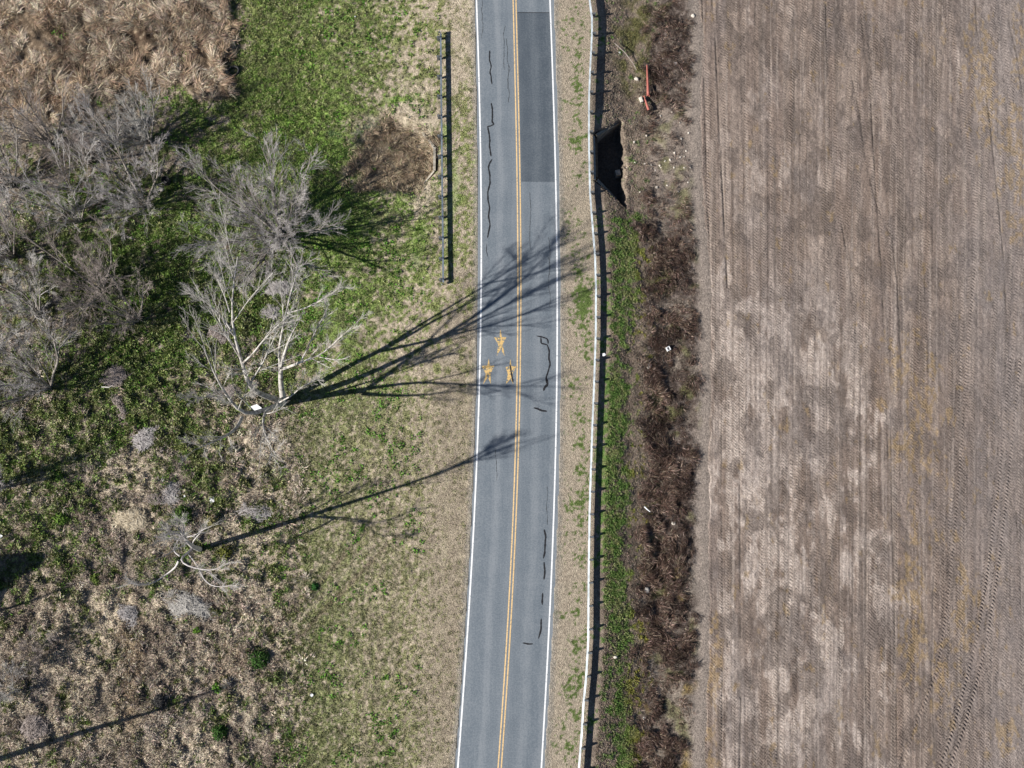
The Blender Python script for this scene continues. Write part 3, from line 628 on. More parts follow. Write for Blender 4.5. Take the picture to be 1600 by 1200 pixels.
# ------------------------------------------------------------------ blades (grass, reeds, brush)
def blades(name, P, col, nb, L, W, tilt, lean, mat_, label, cat, seed, rad=.05, colj=.25):
    rg = np.random.default_rng(seed); N = len(P)
    P = np.repeat(P, nb, 0); c = np.repeat(col, nb, 0); L = np.repeat(np.broadcast_to(L, (N,)), nb); W = np.repeat(np.broadcast_to(W, (N,)), nb)
    lean = np.repeat(np.broadcast_to(lean, (N, 2)), nb, 0); rad = np.repeat(np.broadcast_to(rad, (N,)), nb)
    n = len(P); a = rg.random(n) * 2 * np.pi; r = rad * np.sqrt(rg.random(n))
    base = P + np.stack([r * np.cos(a), r * np.sin(a), -.02 * np.ones(n)], 1)
    th = np.clip(tilt * (.35 + .9 * rg.random(n)), 0, 1.5); a2 = a + rg.normal(0, .8, n)
    ll = L * (.6 + .6 * rg.random(n))
    d = np.stack([np.sin(th) * np.cos(a2) + lean[:, 0], np.sin(th) * np.sin(a2) + lean[:, 1], np.cos(th)], 1)
    mid = base + d * (ll * .5)[:, None] * np.array([.8, .8, 1.05]); tip = base + d * ll[:, None] * np.array([1.1, 1.1, .9])
    sd = rg.normal(0, 1, (n, 3)); sd[:, 2] *= .35; sd -= d * (np.sum(sd * d, 1) / np.sum(d * d, 1))[:, None]; sd /= np.linalg.norm(sd, axis=1, keepdims=True) + 1e-9
    m1 = mid + sd * (W * .5)[:, None]; m2 = mid - sd * (W * .5)[:, None]
    V = np.stack([base, m1, tip, m2], 1).reshape(-1, 3); Fq = np.arange(4 * n).reshape(n, 4)
    cj = c * (1 + colj * (rg.random((n, 1)) * 2 - 1)) * (1 + .10 * (rg.random((n, 3)) * 2 - 1))
    cv = np.repeat(np.clip(cj, 0, 1), 4, 0)
    o = mesh_np(name, V, Fq, cv, mat=mat_); o['kind'] = 'stuff'; o['label'] = label; o['category'] = cat
    return o
def scatter(n, seed, box=(-30, -30, 1130, 1230)):
    rg = np.random.default_rng(seed); px = rg.uniform(box[0], box[2], n); py = rg.uniform(box[1], box[3], n)
    x, y = G0(px, py, -.8); return x, y, rg
# mown and rough green / dry grass left of the road
x, y, rg = scatter(380000, 201, (-130, -40, 745, 1240))
c, gr, reed, px, py, d, rx, brm = cover(x, y)
k = (d < -3.95) & (reed < .5)
hole = poly(px, py, HOL_L, 4) > .5
x, y, c, gr, px, py, hole = x[k], y[k], c[k], gr[k], px[k], py[k], hole[k]
rgw = sst(500, 400, px) * sst(330, 430, py)
clump = fbm(x / .75, y / .75, 21, 2)
L = .055 + .07 * gr * rg.random(len(x)) + rgw * sst(.35, .8, clump) * .22 * rg.random(len(x)) + .10 * sst(520, 440, px) * rg.random(len(x)) + .05 * gau(px, py, 450, 200, 160, 200)
P = np.stack([x, y, H(x, y)], 1)
kk = gr > .45
c2 = c * 1.12
rr = rg.random(len(x)); c2[kk] = np.where((rr[kk] < .16)[:, None], np.array([.36, .37, .18]) * (.8 + .4 * rg.random((kk.sum(), 1))), c2[kk])
blades('grass', P[kk], c2[kk], 4, L[kk] * 1.15, .050 + .05 * rgw[kk], .75, (0.0, 0.0), M_GRASS, 'green grass growing on the verge and in the clearing', 'grass', 301, rad=.09)
kd = (~kk)
blades('dry_grass', P[kd], c2[kd] * 1.05, 3, L[kd] * 1.3, .045, 1.0, (0.05, -0.05), M_DRY, 'matted dry tan grass and stalks on the verge and clearing', 'grass', 302, rad=.09, colj=.4)
# grass that grows in clumps: every clump is a dome of blades that leans outwards
def clumps(name, cx, cy, Rc, nb, L, W, col, mat_, label, cat, seed, lean=(0, 0), leanr=.2, out=.7, tilt=.5, dome=.3, colj=.35, nb2=1, clj=.25):
    rg = np.random.default_rng(seed); n = len(cx); Rc = Rc * (.6 + .8 * rg.random(n)); a = rg.random((n, nb)) * 2 * np.pi; r = np.sqrt(rg.random((n, nb)))
    x = cx[:, None] + Rc[:, None] * r * np.cos(a); y = cy[:, None] + Rc[:, None] * r * np.sin(a)
    cl = np.stack([lean[0] + leanr * rg.normal(0, 1, n), lean[1] + leanr * rg.normal(0, 1, n)], 1)[:, None, :]
    ln = cl + out * (r[..., None] * np.stack([np.cos(a), np.sin(a)], 2)); hs = (.7 + .6 * rg.random(n))[:, None]
    LL = L * hs * (1.1 - .45 * r); z = H(x.ravel(), y.ravel()).reshape(x.shape) + dome * Rc[:, None] * (1 - r ** 2)
    cc_ = (col * (1 - clj + 2.2 * clj * rg.random((n, 1))))[:, None, :] * np.ones((1, nb, 1))
    return blades(name, np.stack([x, y, z], 2).reshape(-1, 3), cc_.reshape(-1, 3), nb2, LL.ravel(), W, tilt, ln.reshape(-1, 2), mat_, label, cat, seed + 1, rad=.03, colj=colj)
def centres(x0, x1, y0, y1, sp, seed):
    rg = np.random.default_rng(seed); ax, ay = G0(x0, y1, -.8); bx, by = G0(x1, y0, -.8); bx = max(bx, G0(x1, y1, -.8)[0]); ax = min(ax, G0(x0, y0, -.8)[0])
    gx, gy = np.meshgrid(np.arange(ax, bx, sp), np.arange(ay, by, sp)); gx = gx.ravel() + rg.uniform(-.45, .45, gx.size) * sp; gy = gy.ravel() + rg.uniform(-.45, .45, gy.size) * sp
    return gx, gy, rg
x, y, rg = centres(-130, 480, 280, 1240, .52, 203); c, gr, reed, px, py, d, rx, brm = cover(x, y)
gl = tab(GT, px, py) - .5 + .9 * (fbm(x / 2.2, y / 2.2, 213) - .5)
mnd = gau(px, py, 206, 811, 34, 22) < .4
k = (gl > -.12) & (reed < .4) & (px < 450 + 40 * (fbm(x, y, 3) - .5)) & mnd & (rg.random(len(x)) < .62)
gc = np.where(rg.random((len(x), 1)) < .35, np.array([.36, .40, .18]), np.array([.19, .28, .075]))
clumps('tussock_grass', x[k], y[k], .22, 42, .30, .050, gc[k], M_GRASS, 'rough green tussocky grass clumps in the left clearing', 'grass', 303, dome=.7)
k = (gl <= -.02) & (reed < .4) & (px < 500 - .12 * np.abs(py - 900)) & mnd & (rg.random(len(x)) < .50 * sst(.35, .65, fbm(x / 3.2, y / 3.2, 231, 2)))
ton2 = fbm(x / 2.4, y / 2.4, 232, 2)[:, None]
dc = np.where(rg.random((len(x), 1)) < .6, np.array([.60, .51, .41]), np.array([.36, .30, .25])) * (.55 + .9 * ton2)
clumps('dead_grass_clumps', x[k], y[k], .26, 40, .34, .040, dc[k], M_DRY, 'bleached dead grass clumps in the lower left clearing', 'grass', 323, out=.9, leanr=.4, dome=.5)
x, y, rg = centres(350, 680, -30, 480, .33, 233); c, gr, reed, px, py, d, rx, brm = cover(x, y)
k = (gr > .4) & (reed < .4) & (poly(px, py, HOL_L, 5) < .5) & (rg.random(len(x)) < .35) & (gau(px, py, 366, 112, 16, 16) < .4)
gc = np.where(rg.random((len(x), 1)) < .35, np.array([.40, .43, .19]), np.array([.18, .30, .06]))
clumps('clover_patches', x[k], y[k], .13, 22, .17, .055, gc[k], M_GRASS, 'bright green leafy growth in the upper clearing', 'grass', 333, dome=1.0, leanr=.2)
# bright broad-leaved weeds
x, y, rg = scatter(15000, 204, (-30, -30, 745, 1230))
c, gr, reed, px, py, d, rx, brm = cover(x, y)
wsel = (fbm(x / 1.7, y / 1.7, 210, 2) > .56) & (gr > .2) & (px < 660) & (reed < .6) | ((reed > .5) & (fbm(x / 1.5, y / 1.5, 211, 2) > .70)) | (gau(px, py, 268, 150, 22, 16) > .4)
k = wsel & (d < -5)
blades('leafy_weeds', np.stack([x, y, H(x, y) + .05], 1)[k], np.array([[.11, .25, .035]]) * (.5 + .9 * rg.random((k.sum(), 1))), 7, .20, .10, 1.15, (0, 0), M_GRASS, 'bright green broad-leaved weeds in patches among the grass', 'weeds', 304, rad=.12)
# reed bed
x, y, rg = centres(-140, 400, -60, 260, .44, 205); c, gr, reed, px, py, d, rx, brm = cover(x, y); gap = fbm(x / 1.5, y / 1.5, 34, 2)
k = (reed > .5) & (gap > .36) & (gau(px, py, 366, 112, 22, 22) < .3); ton = fbm(x / 2.6, y / 2.6, 15)[:, None]
rcl = np.where(rg.random((len(x), 1)) < .5, np.array([.52, .43, .33]), np.array([.36, .265, .185])); rcl = rcl * (1.32 - .6 * sst(.45, .7, ton))
clumps('dry_reeds', x[k], y[k], .25, 95, .60, .032, rcl[k], M_DRY, 'tall tousled dry brown reeds filling the top left corner', 'reeds', 305, lean=(.05, .25), leanr=.6, out=.6, tilt=.8, dome=.6, colj=.45)
# reeds in the creek hollow
x, y, rg = scatter(24000, 206, (500, 170, 690, 320))
px, py = PX(x, y, -.8); k = poly(px + 60 * (fbm(x / 1.4, y / 1.4, 36) - .5), py + 50 * (fbm(x / 1.4, y / 1.4, 37) - .5), HOL_L, 5) > .5; k &= (fbm(x / .6, y / .6, 38) > .46) & (px > 520 + 75 * fbm(x / .8, y / .8, 45, 2)); x, y = x[k], y[k]
cc_ = (1.25 - .8 * fbm(x / 1.6, y / 1.6, 39))[:, None] * np.array([[.34, .27, .19]]) * (.5 + 1.0 * rg.random((len(x), 1))); ang = 2.6 + 4.5 * (fbm(x / .7, y / .7, 35) - .5) * 2  # broad light and dark tone noise paints tree shadow into the reed colour
blades('creek_reeds', np.stack([x, y, H(x, y)], 1), cc_ * 1.5, 5, .52, .032, 1.2, np.stack([np.cos(ang), np.sin(ang)], 1) * .7, M_DRY, 'dead brown reeds lying in the creek hollow below the short guardrail', 'reeds', 306, rad=.15, colj=.4)
# dead brown twiggy weeds right of the road
x, y, rg = scatter(70000, 207, (930, -30, 1100, 1230))
c, gr, reed, px, py, d, rx, brm = cover(x, y)
k = (brm > .35) & (rx < 8.6 + 1.3 * fbm(x / 1.2, y / 1.2, 226) - .9 * rg.random(len(x)) ** 2) & (poly(px, py, HOL_R, 5) < .3) & (rg.random(len(x)) > .85 * np.clip(gau(px, py, 1050, 250, 60, 80) * 1.5, 0, 1))
x, y = x[k], y[k]; r1 = rg.random((len(x), 1)); r2 = fbm(x / 1.1, y / 1.1, 220)[:, None]
bc = np.where(r1 < .60, np.array([.075, .055, .046]), np.where(r1 < .86, np.array([.17, .130, .108]), np.array([.36, .31, .27]))) * np.array([[1.05, .92, .86]]) * (.42 + .85 * r2)
an = 6.3 * fbm(x / 1.3, y / 1.3, 221, 2) * 1.6; cl = sst(.30, .62, fbm(x / .55, y / .55, 222, 2)); cl = cl * sst(.28, .5, fbm(x / 2.0, y / 2.4, 224, 2)); kk = rg.random(len(x)) < .22 + .78 * cl
blades('dead_weeds', (np.stack([x, y, H(x, y) + .18 * cl], 1))[kk], bc[kk], 5, (.20 + .20 * cl)[kk], .032, .95, (np.stack([np.cos(an), np.sin(an)], 1) * .7)[kk], M_DRY, 'tangled dead brown weeds in the strip between the bank and the field', 'weeds', 307, rad=.12, colj=.45)
# bank grass and shoulder grass right of the road
x, y, rg = scatter(110000, 208, (868, -30, 1030, 1230))
c, gr, reed, px, py, d, rx, brm = cover(x, y)
k = (d > 3.9) & (brm < .6) & (poly(px, py, HOL_R, 4) < .3); isg = c[:, 1] > c[:, 0] * .95
k2 = k & (isg | (rx > .3) | (rg.random(len(x)) < .45))
L = np.where(rx < 1.3, .05, .17) * np.where(isg, 1, .6)
blades('bank_grass', np.stack([x, y, H(x, y)], 1)[k2], (c * 1.15)[k2], 4, L[k2], .05, .85, (0.04, 0), M_GRASS, 'green and yellow grass on the shoulder and bank outside the long guardrail', 'grass', 308, rad=.09, colj=.35)

# ------------------------------------------------------------------ trees
def resample(pts, n, rg, wob=.0):
    pts = np.asarray(pts, float); L = np.concatenate([[0], np.cumsum(np.linalg.norm(np.diff(pts, axis=0), axis=1))])
    s = np.linspace(0, L[-1], n); q = np.stack([np.interp(s, L, pts[:, i]) for i in range(3)], 1)
    k = np.array([.25, .5, .25])
    for _ in range(2): q[1:-1] = q[:-2] * .25 + q[1:-1] * .5 + q[2:] * .25
    if wob: q[1:] += np.cumsum(rg.normal(0, wob * L[-1] / n, (n - 1, 3)), 0)
    return q
def spawn(pts, rad, M, lenf, ang, P, up, wander, rg, tmin=.25, rend=.008, minlen=.0, clump=0):
    N, Q, _ = pts.shape
    t = (tmin + (1 - tmin) * ((np.arange(M)[None] + rg.random((N, M))) / M)); u = t * (Q - 1); i = np.clip(np.floor(u).astype(int), 0, Q - 2); f = (u - i)[..., None]
    ar = np.arange(N)[:, None]; p0 = pts[ar, i] * (1 - f) + pts[ar, i + 1] * f; T = pts[ar, i + 1] - pts[ar, i]; T /= np.linalg.norm(T, axis=2, keepdims=True) + 1e-9
    r0 = rad[ar, i] * (1 - f[..., 0]) + rad[ar, i + 1] * f[..., 0]
    pr = rg.normal(0, 1, (N, M, 3)); pr -= T * np.sum(pr * T, 2, keepdims=True); pr /= np.linalg.norm(pr, axis=2, keepdims=True) + 1e-9
    a = np.radians(rg.uniform(ang[0], ang[1], (N, M, 1))); d = T * np.cos(a) + pr * np.sin(a); d[..., 2] += up; d /= np.linalg.norm(d, axis=2, keepdims=True)
    Lp = np.linalg.norm(np.diff(pts, axis=1), axis=2).sum(1)[:, None]
    L = np.maximum(Lp * lenf * (1.2 - .65 * t) * rg.uniform(.6, 1.25, (N, M)), minlen)
    K = N * M; d = d.reshape(K, 3); p = p0.reshape(K, 3); L = L.reshape(K); out = [p]
    for j in range(P - 1):
        d = d + rg.normal(0, wander, (K, 3)); d[:, 2] += up * .35; d /= np.linalg.norm(d, axis=1, keepdims=True)
        p = p + d * (L / (P - 1))[:, None]; out.append(p)
    q = np.stack(out, 1); rs = np.minimum(r0.reshape(K) * .55, .006 + .0105 * L)
    tt = np.linspace(0, 1, P)[None]; rr = rs[:, None] * (1 - tt) + rend * tt
    return q, rr
def mk_tree(name, base, stems, rads, label, group, mt, mb, mw, rg, lv=(8, 8, 7), up=.10, twr=.011, w0=.02, lens=(.42, .42, .45), ang=(22, 55), tmin0=.3, wander=.16, cat='tree', mtw=None, rsc=1.0, tap=.8):
    bx, by, bz = [float(v) for v in base]; root = empty(name, (bx, by, bz), label, cat, group); off = np.array([bx, by, bz])
    S = np.stack([resample(s, 14, rg, w0) for s in stems]) - off
    tt = np.linspace(0, 1, 14)[None]; R = rsc * np.array([r[0] for r in rads])[:, None] * (1 - tt) ** tap + np.array([r[1] for r in rads])[:, None] * tt ** 1.0
    V, Fq = tubes(S, R, 8); mesh_np('trunk', V, Fq, smooth=True, parent=root, mat=mt)
    b1, r1 = spawn(S, R, lv[0], lens[0], ang, 7, up, wander, rg, tmin0, .014)
    V, Fq = tubes(b1, r1, 5); mesh_np('branches', V, Fq, smooth=True, parent=root, mat=mb)
    ps = []
    b2, r2 = spawn(b1, r1, lv[1], lens[1], ang, 5, up, wander, rg, .2, twr, .4); ps.append(tubes(b2, r2, 4))
    b3, r3 = spawn(b2, r2, lv[2], lens[2], ang, 4, up, wander, rg, .15, twr * .8, .25); ps.append(tubes(b3, np.maximum(r3, twr * .8), 3))
    V, Fq = join(ps); mesh_np('twigs', V, Fq, parent=root, mat=mtw or mw)
    return root
def stem(pts):
    """(photo x, photo y, height) -> world points"""
    return [tuple(float(v) for v in (*G0(a, b, z), z)) for a, b, z in pts]

# the tall pale tree above the stars
rg = np.random.default_rng(11)
bz = float(place(443, 630)[2])
B = [(443, 630, bz)]
S = [B + [(432, 624, 2), (412, 618, 4), (398, 616, 5.6), (386, 600, 8), (380, 570, 11), (366, 525, 14), (359, 490, 15.6), (366, 440, 16.6), (372, 402, 16.8)],
     [(380, 567, 11.2), (396, 552, 12), (408, 535, 13), (432, 510, 14), (452, 492, 14.8)],
     [(362, 517, 14.3), (345, 492, 15), (320, 470, 15.6), (296, 458, 16)],
     [(359, 488, 15.7), (352, 465, 16.4), (340, 438, 17), (333, 425, 17.4)],
     B + [(441, 612, .7), (438, 596, 2.2), (438, 579, 4), (441, 565, 5.4), (447, 544, 7), (453, 524, 8.6), (462, 512, 9.6), (470, 495, 10.6)],
     [(438, 577, 4.2), (436, 545, 6.8), (442, 515, 9), (446, 490, 10.5), (452, 470, 11.6), (458, 442, 13), (470, 412, 14.5)],
     [(438, 577, 4.2), (453, 573, 5.6), (466, 566, 7), (488, 560, 8.4), (508, 550, 9.8), (522, 535, 11), (538, 520, 12.2), (548, 512, 13)],
     [(470, 566, 7.2), (480, 545, 9), (492, 520, 10.5), (505, 495, 12), (512, 480, 12.8)],
     [(449, 489, 10), (475, 482, 11.5), (498, 471, 12.5), (534, 448, 13.8)],
     B + [(432, 633, 2), (415, 641, 4.2), (398, 648, 4.8), (378, 653, 5.2), (366, 632, 7), (348, 612, 9), (332, 580, 11), (320, 552, 12.6), (316, 540, 13)],
     [(378, 653, 5.2), (368, 672, 7.6), (345, 685, 10), (322, 695, 12.4), (302, 703, 14)],
     [(350, 622, 8), (330, 618, 9), (312, 624, 10), (292, 618, 11)],
     [(432, 633, 2), (424, 638, 4.4), (414, 645, 7.4), (411, 662, 9.5), (417, 684, 12), (425, 698, 13.8), (432, 710, 15)],
     [(436, 630, 1.6), (440, 626, 2.8), (456, 619, 3.8), (466, 608, 5), (480, 600, 6), (498, 590, 7.2)],
     [(372, 640, 6.4), (380, 620, 7.4), (398, 606, 9)]]
Rr = [(.44, .03), (.12, .025), (.10, .02), (.08, .018), (.42, .03), (.19, .02), (.20, .022), (.10, .02), (.09, .018), (.40, .03), (.22, .03), (.06, .018), (.24, .02), (.12, .02), (.06, .02)]
mk_tree('bare_tree', (*G0(443, 630, bz), bz), [stem(s) for s in S], Rr, 'tall white-barked bare tree whose long shadow crosses the yellow stars', None, M_BARK_W, M_BARK_W, M_TWIG_W, rg, (10, 9, 6), up=.08, twr=.006, w0=.008,
        lens=(.33, .42, .45), ang=(12, 38), tmin0=.38, wander=.07, rsc=.72, tap=1.15)
# the lone tree in the lower clearing
rg = np.random.default_rng(12)
bz = float(place(312, 858)[2])
S = [[(312, 858, bz), (307, 857, 2), (303, 855, 4), (298, 852, 7), (294, 848, 10), (289, 842, 13), (285, 835, 14.6), (281, 828, 16)],
     [(302, 855, 4.5), (296, 864, 5.2), (284, 868, 6), (279, 877, 6.8), (290, 884, 7.2), (300, 887, 7.4), (322, 892, 7.2), (334, 892, 7.6), (347, 885, 8.2), (360, 878, 8.6)],
     [(313, 891, 7.2), (318, 905, 7.4), (328, 914, 7.5), (338, 917, 7.8), (365, 915, 8.2)],
     [(279, 876, 6.6), (276, 885, 6), (262, 896, 4.5), (248, 905, 5), (236, 915, 5.4), (200, 911, 6)],
     [(304, 856, 3.5), (300, 848, 4.5), (308, 838, 5.5), (318, 828, 6.2), (326, 822, 6.6)],
     [(281, 869, 6.1), (271, 862, 6), (274, 850, 4.6), (283, 836, 5), (288, 830, 5.4)],
     [(294, 865, 5.4), (304, 878, 6.4), (312, 890, 7.2)],
     [(300, 854, 5), (285, 846, 7), (270, 840, 9), (254, 842, 10)],
     [(292, 846, 11), (284, 834, 14), (281, 826, 14.5), (274, 816, 15.6)], [(290, 844, 12), (278, 836, 13.6), (269, 830, 14.8), (260, 827, 15.6)], [(288, 842, 13), (287, 830, 14), (286, 820, 15), (284, 812, 16)], [(286, 838, 14), (277, 834, 14.8), (264, 834, 15.4), (256, 838, 16)]]
Rr = [(.27, .06), (.11, .02), (.06, .018), (.10, .02), (.07, .02), (.07, .018), (.06, .03), (.06, .02), (.10, .02), (.10, .02), (.09, .02), (.09, .02)]
mk_tree('bare_tree', (*G0(312, 858, bz), bz), [stem(s) for s in S], Rr, 'lone pale bare tree in the lower clearing casting one long straight trunk shadow', None, M_TWIG_G, M_TWIG_G, M_TWIG_W, rg, (8, 6, 5), up=.06, twr=.006, w0=.006, rsc=.9, tap=1.0,
        lens=(.30, .42, .45), ang=(12, 34), tmin0=.60, wander=.08)
# spreading grey trees, upper left: base, height, spread, number of stems, density, label, tone
def fan_tree(px, py, h, spread, n, lv, label, tone, seed, lean=(0, 0), group='bare trees in the upper left thicket', name='bare_tree', r0=.13, az=None):
    rg = np.random.default_rng(seed); x, y, z = [float(v) for v in place(px, py)]; st = []; rr = []
    for i in range(n):
        a = (i + rg.uniform(-.3, .3)) * 2 * math.pi / n if az is None else math.radians(rg.uniform(*az))
        th = math.radians(spread * (.25 + .85 * ((i * 7 % n) / n))); L = h * rg.uniform(.82, 1.12)
        p = np.array([x + .15 * math.cos(a), y + .15 * math.sin(a), z - .05]); pts = [tuple(p)]
        for k in range(5):
            tk = th * (1.15 - .18 * k) if k else th * .8
            dv = np.array([math.sin(tk) * math.cos(a) + lean[0], math.sin(tk) * math.sin(a) + lean[1], math.cos(tk)]); dv += rg.normal(0, .10, 3)
            p = p + dv / np.linalg.norm(dv) * L / 5 / max(math.cos(th), .55) * .85; pts.append(tuple(p))
        st.append(pts); rr.append((r0 * rg.uniform(.5, .95), .015))
    mb, mw = {'g': (M_BARK_G, M_TWIG_G), 'b': (M_BARK_G, M_TWIG_B), 'w': (M_TWIG_G, M_TWIG_W)}[tone]
    return mk_tree(name, (x, y, z), st, rr, label, group, M_BARK_G, mb, mw, rg, lv, up=.02, twr=.0065, lens=(.42, .46, .5), ang=(14, 42), tmin0=.15, wander=.07)
FT = [(438, 368, 7.0, 60, 24, (9, 9, 7), 'broad grey bare tree with thick fanned twigs standing above the white-barked tree', 'g', 21, (-.06, .02)),
      (228, 322, 6.4, 54, 11, (8, 9, 8), 'grey bare tree with arching limbs left of the broad fanned tree', 'g', 22, (-.15, .05)),
      (234, 222, 6.0, 45, 9, (8, 8, 7), 'whitish bare tree at the lower edge of the reed bed', 'w', 23, (-.05, .10)),
      (140, 250, 5.8, 50, 10, (8, 8, 7), 'brown-grey bare tree just below the reeds near the left side', 'b', 24, (-.10, .05)),
      (125, 345, 6.5, 52, 8, (8, 7, 5), 'pale grey bare tree between the thicket gap and the left edge', 'w', 25, (-.15, .1)),
      (160, 455, 6.0, 56, 10, (8, 9, 8), 'brownish low bare tree at the lower edge of the thicket', 'b', 26, (-.1, .05)),
      (60, 490, 6.2, 52, 10, (8, 9, 8), 'silvery bare tree in the thicket close to the left side', 'w', 27, (-.1, .1)),
      (215, 500, 5.0, 55, 8, (8, 7, 5), 'small brown bare tree in front of the tussock grass', 'b', 28, (-.1, .0)),
      (78, 605, 6.5, 52, 9, (8, 8, 7), 'grey bare tree at the left side above the diagonal trunk shadow', 'g', 29, (-.2, .1)),
      (20, 400, 6.5, 50, 9, (8, 8, 7), 'grey bare tree cut by the left side of the picture beside the silvery one', 'g', 30, (-.2, .1)),
      (20, 290, 6.5, 50, 9, (8, 7, 5), 'dark grey bare tree at the left side below the reeds', 'g', 31, (-.1, .1)),
      (80, 225, 5.5, 50, 8, (7, 7, 5), 'thin grey bare tree overlapping the reeds at the left', 'b', 32, (-.1, .1)),
      (5, 760, 4.5, 50, 7, (7, 7, 5), 'low grey bare bush at the left side below the diagonal trunk shadow', 'g', 33, (0, 0))]
for a in FT: fan_tree(a[0], a[1], a[2], a[3], a[4], a[5], a[6], a[7], a[8], lean=a[9])
# low dry bushes in the bottom left corner
fan_tree(62, 1020, 2.2, 62, 9, (7, 6, 5), 'low grey dead bush sprawling in the bottom left corner', 'b', 41, name='dead_bush', group='low dead bushes', r0=.04)
fan_tree(20, 1075, 1.8, 62, 8, (7, 6, 4), 'low pale dead bush at the left side of the bottom corner', 'w', 42, name='dead_bush', group='low dead bushes', r0=.035)
fan_tree(395, 430, 1.6, 60, 8, (6, 5, 4), 'small dead bush between the two largest bare trees', 'b', 43, name='dead_bush', group='low dead bushes', r0=.03)
# trees standing outside the left side whose shadows fall into the picture
def pole_tree(plan, top, label, seed, r=.22, lv=(5, 5, 4)):
    rg = np.random.default_rng(seed); (ax, ay), (tx, ty, h) = plan, top
    x0, y0 = G0(ax, ay, -1.2); x1, y1 = G0(tx, ty, -1.2)
    p = [(float(x0 + (x1 - x0) * t + .3 * math.sin(5 * t + seed)), float(y0 + (y1 - y0) * t + .2 * math.sin(7 * t)), -1.3 + (h + 1.3) * t) for t in np.linspace(0, 1, 6)]
    return mk_tree('bare_tree', p[0], [p], [(r, .04)], label, None, M_BARK_G, M_TWIG_G, M_TWIG_G, rg, lv, up=.15, w0=.01, lens=(.20, .4, .45), tmin0=.55, wander=.12)
pole_tree((-60, 1205), (-50, 1215, 15.5), 'tall bare tree outside the bottom left corner throwing the lowest trunk shadow', 51, .28)
pole_tree((-210, 830), (-205, 822, 12.5), 'bare tree beyond the left side whose trunk shadow ends in the tussocks', 52, .20)
pole_tree((-140, 1005), (-150, 1000, 9.2), 'slim bare tree beyond the left side below the dark crown', 53, .16, (3, 3, 3))
pole_tree((-190, 700), (-185, 690, 9.0), 'bare tree beyond the left side beside the grey thicket', 54, .18)
pole_tree((-120, 480), (-120, 470, 9.0), 'bare tree beyond the left side behind the thicket', 55, .20, (7, 6, 5))
pole_tree((-120, 330), (-120, 320, 9.0), 'bare tree beyond the left side level with the thicket gap', 56, .20, (7, 6, 5))
# evergreen whose crown shadow is the dark patch at the left side
def cedar(ax, ay, h, rad, label, seed):
    rg = np.random.default_rng(seed); x0, y0 = [float(v) for v in G0(ax, ay, -1.2)]
    root = empty('cedar_tree', (x0, y0, -1.4), label, 'tree')
    t = np.linspace(0, 1, 8); P = np.stack([t * 0, t * 0, t * h], 1)[None]; V, Fq = tubes(P, (.25 * (1 - t) + .03)[None], 8); mesh_np('trunk', V, Fq, smooth=True, parent=root, mat=M_BARK_G)
    n = 22000; z = rg.random(n) ** .8; a = rg.random(n) * 2 * np.pi; rr = rad * (1 - z) ** .75 * (.25 + .75 * rg.random(n) ** .5) * (.85 + .3 * vn(a * 2, z * 9, seed))
    c = np.stack([rr * np.cos(a), rr * np.sin(a), .8 + z * (h - .6)], 1); d1 = rg.normal(0, 1, (n, 3)); d1 /= np.linalg.norm(d1, axis=1, keepdims=True); d2 = np.cross(d1, rg.normal(0, 1, (n, 3))); d2 /= np.linalg.norm(d2, axis=1, keepdims=True)
    V = np.stack([c + d1 * .2, c + d2 * .1, c - d1 * .2, c - d2 * .1], 1).reshape(-1, 3)
    mesh_np('crown', V, np.arange(4 * n).reshape(n, 4), np.repeat(np.array([[.035, .065, .025]]) * (.6 + .8 * rg.random((n, 1))), 4, 0), parent=root, mat=M_GRASS)
cedar(-160, 945, 8.4, 2.9, 'dense dark evergreen standing just beyond the left side', 61)
cedar(-104, 948, 4.6, 2.6, 'shorter dense evergreen beside the tall one beyond the left side', 62)

# ------------------------------------------------------------------ brush piles, bushes, mound
def brush_pile(px, py, lx_, ly_, h, rz, label, tone, seed, n=900, name='brush_pile', cat='brush pile'):
    rg = np.random.default_rng(seed); x, y, z = [float(v) for v in place(px, py)]
    ca, sa = math.cos(rz), math.sin(rz); a = rg.random(n) * 2 * np.pi; r = np.sqrt(rg.random(n))
    q_ = .6 + .75 * vn(a * 1.6 + seed, r * 2, seed); q_ = q_ * (1 + .3 * (rg.random(n) < .08)); u = lx_ * r * q_ * np.cos(a); v = ly_ * r * q_ * np.sin(a); hz = .75 * h * (1 - r ** 2) * (.3 + .7 * rg.random(n)) + .04
    th = rz + rg.normal(0, .8, n) + .8 * (vn(u * 1.5 + 9, v * 1.5 + 9, seed) - .5); L = rg.uniform(.3, 1.3, n) * max(lx_, .5) * .5
    c = np.stack([u * ca - v * sa, u * sa + v * ca, hz], 1); d = np.stack([np.cos(th), np.sin(th), rg.normal(0, .18, n) - .12 * np.sign(u)], 1) * (L / 2)[:, None]
    mid = c + rg.normal(0, .03, (n, 3)) + np.array([0, 0, .05]); P = np.stack([c - d, mid, c + d], 1); R = np.stack([np.full(n, .012), rg.uniform(.012, .028, n), np.full(n, .008)], 1)
    V, Fq = tubes(P, R, 4); o = mesh_np(name, V, Fq, mat={'w': M_TWIG_W, 'g': M_TWIG_G, 'b': M_TWIG_B, 's': M_STRAWM}[tone]); o.location = (x, y, z)
    return tag(o, label, cat)
M_STRAWM = mat_noise('pale_straw', (.50, .42, .30), (.72, .63, .48), 3, .9)
brush_pile(295, 945, 1.9, .95, .55, -.25, 'large grey pile of dead stalks below the lone tree', 'w', 71, 1500)
brush_pile(264, 768, 1.2, .9, .5, -.5, 'grey pile of bent dead stalks above the straw mound', 'g', 72, 900)
brush_pile(243, 778, .5, .6, .35, 1.3, 'small dark clump of stalks at the left foot of the bent-stalk pile', 'b', 73, 300)
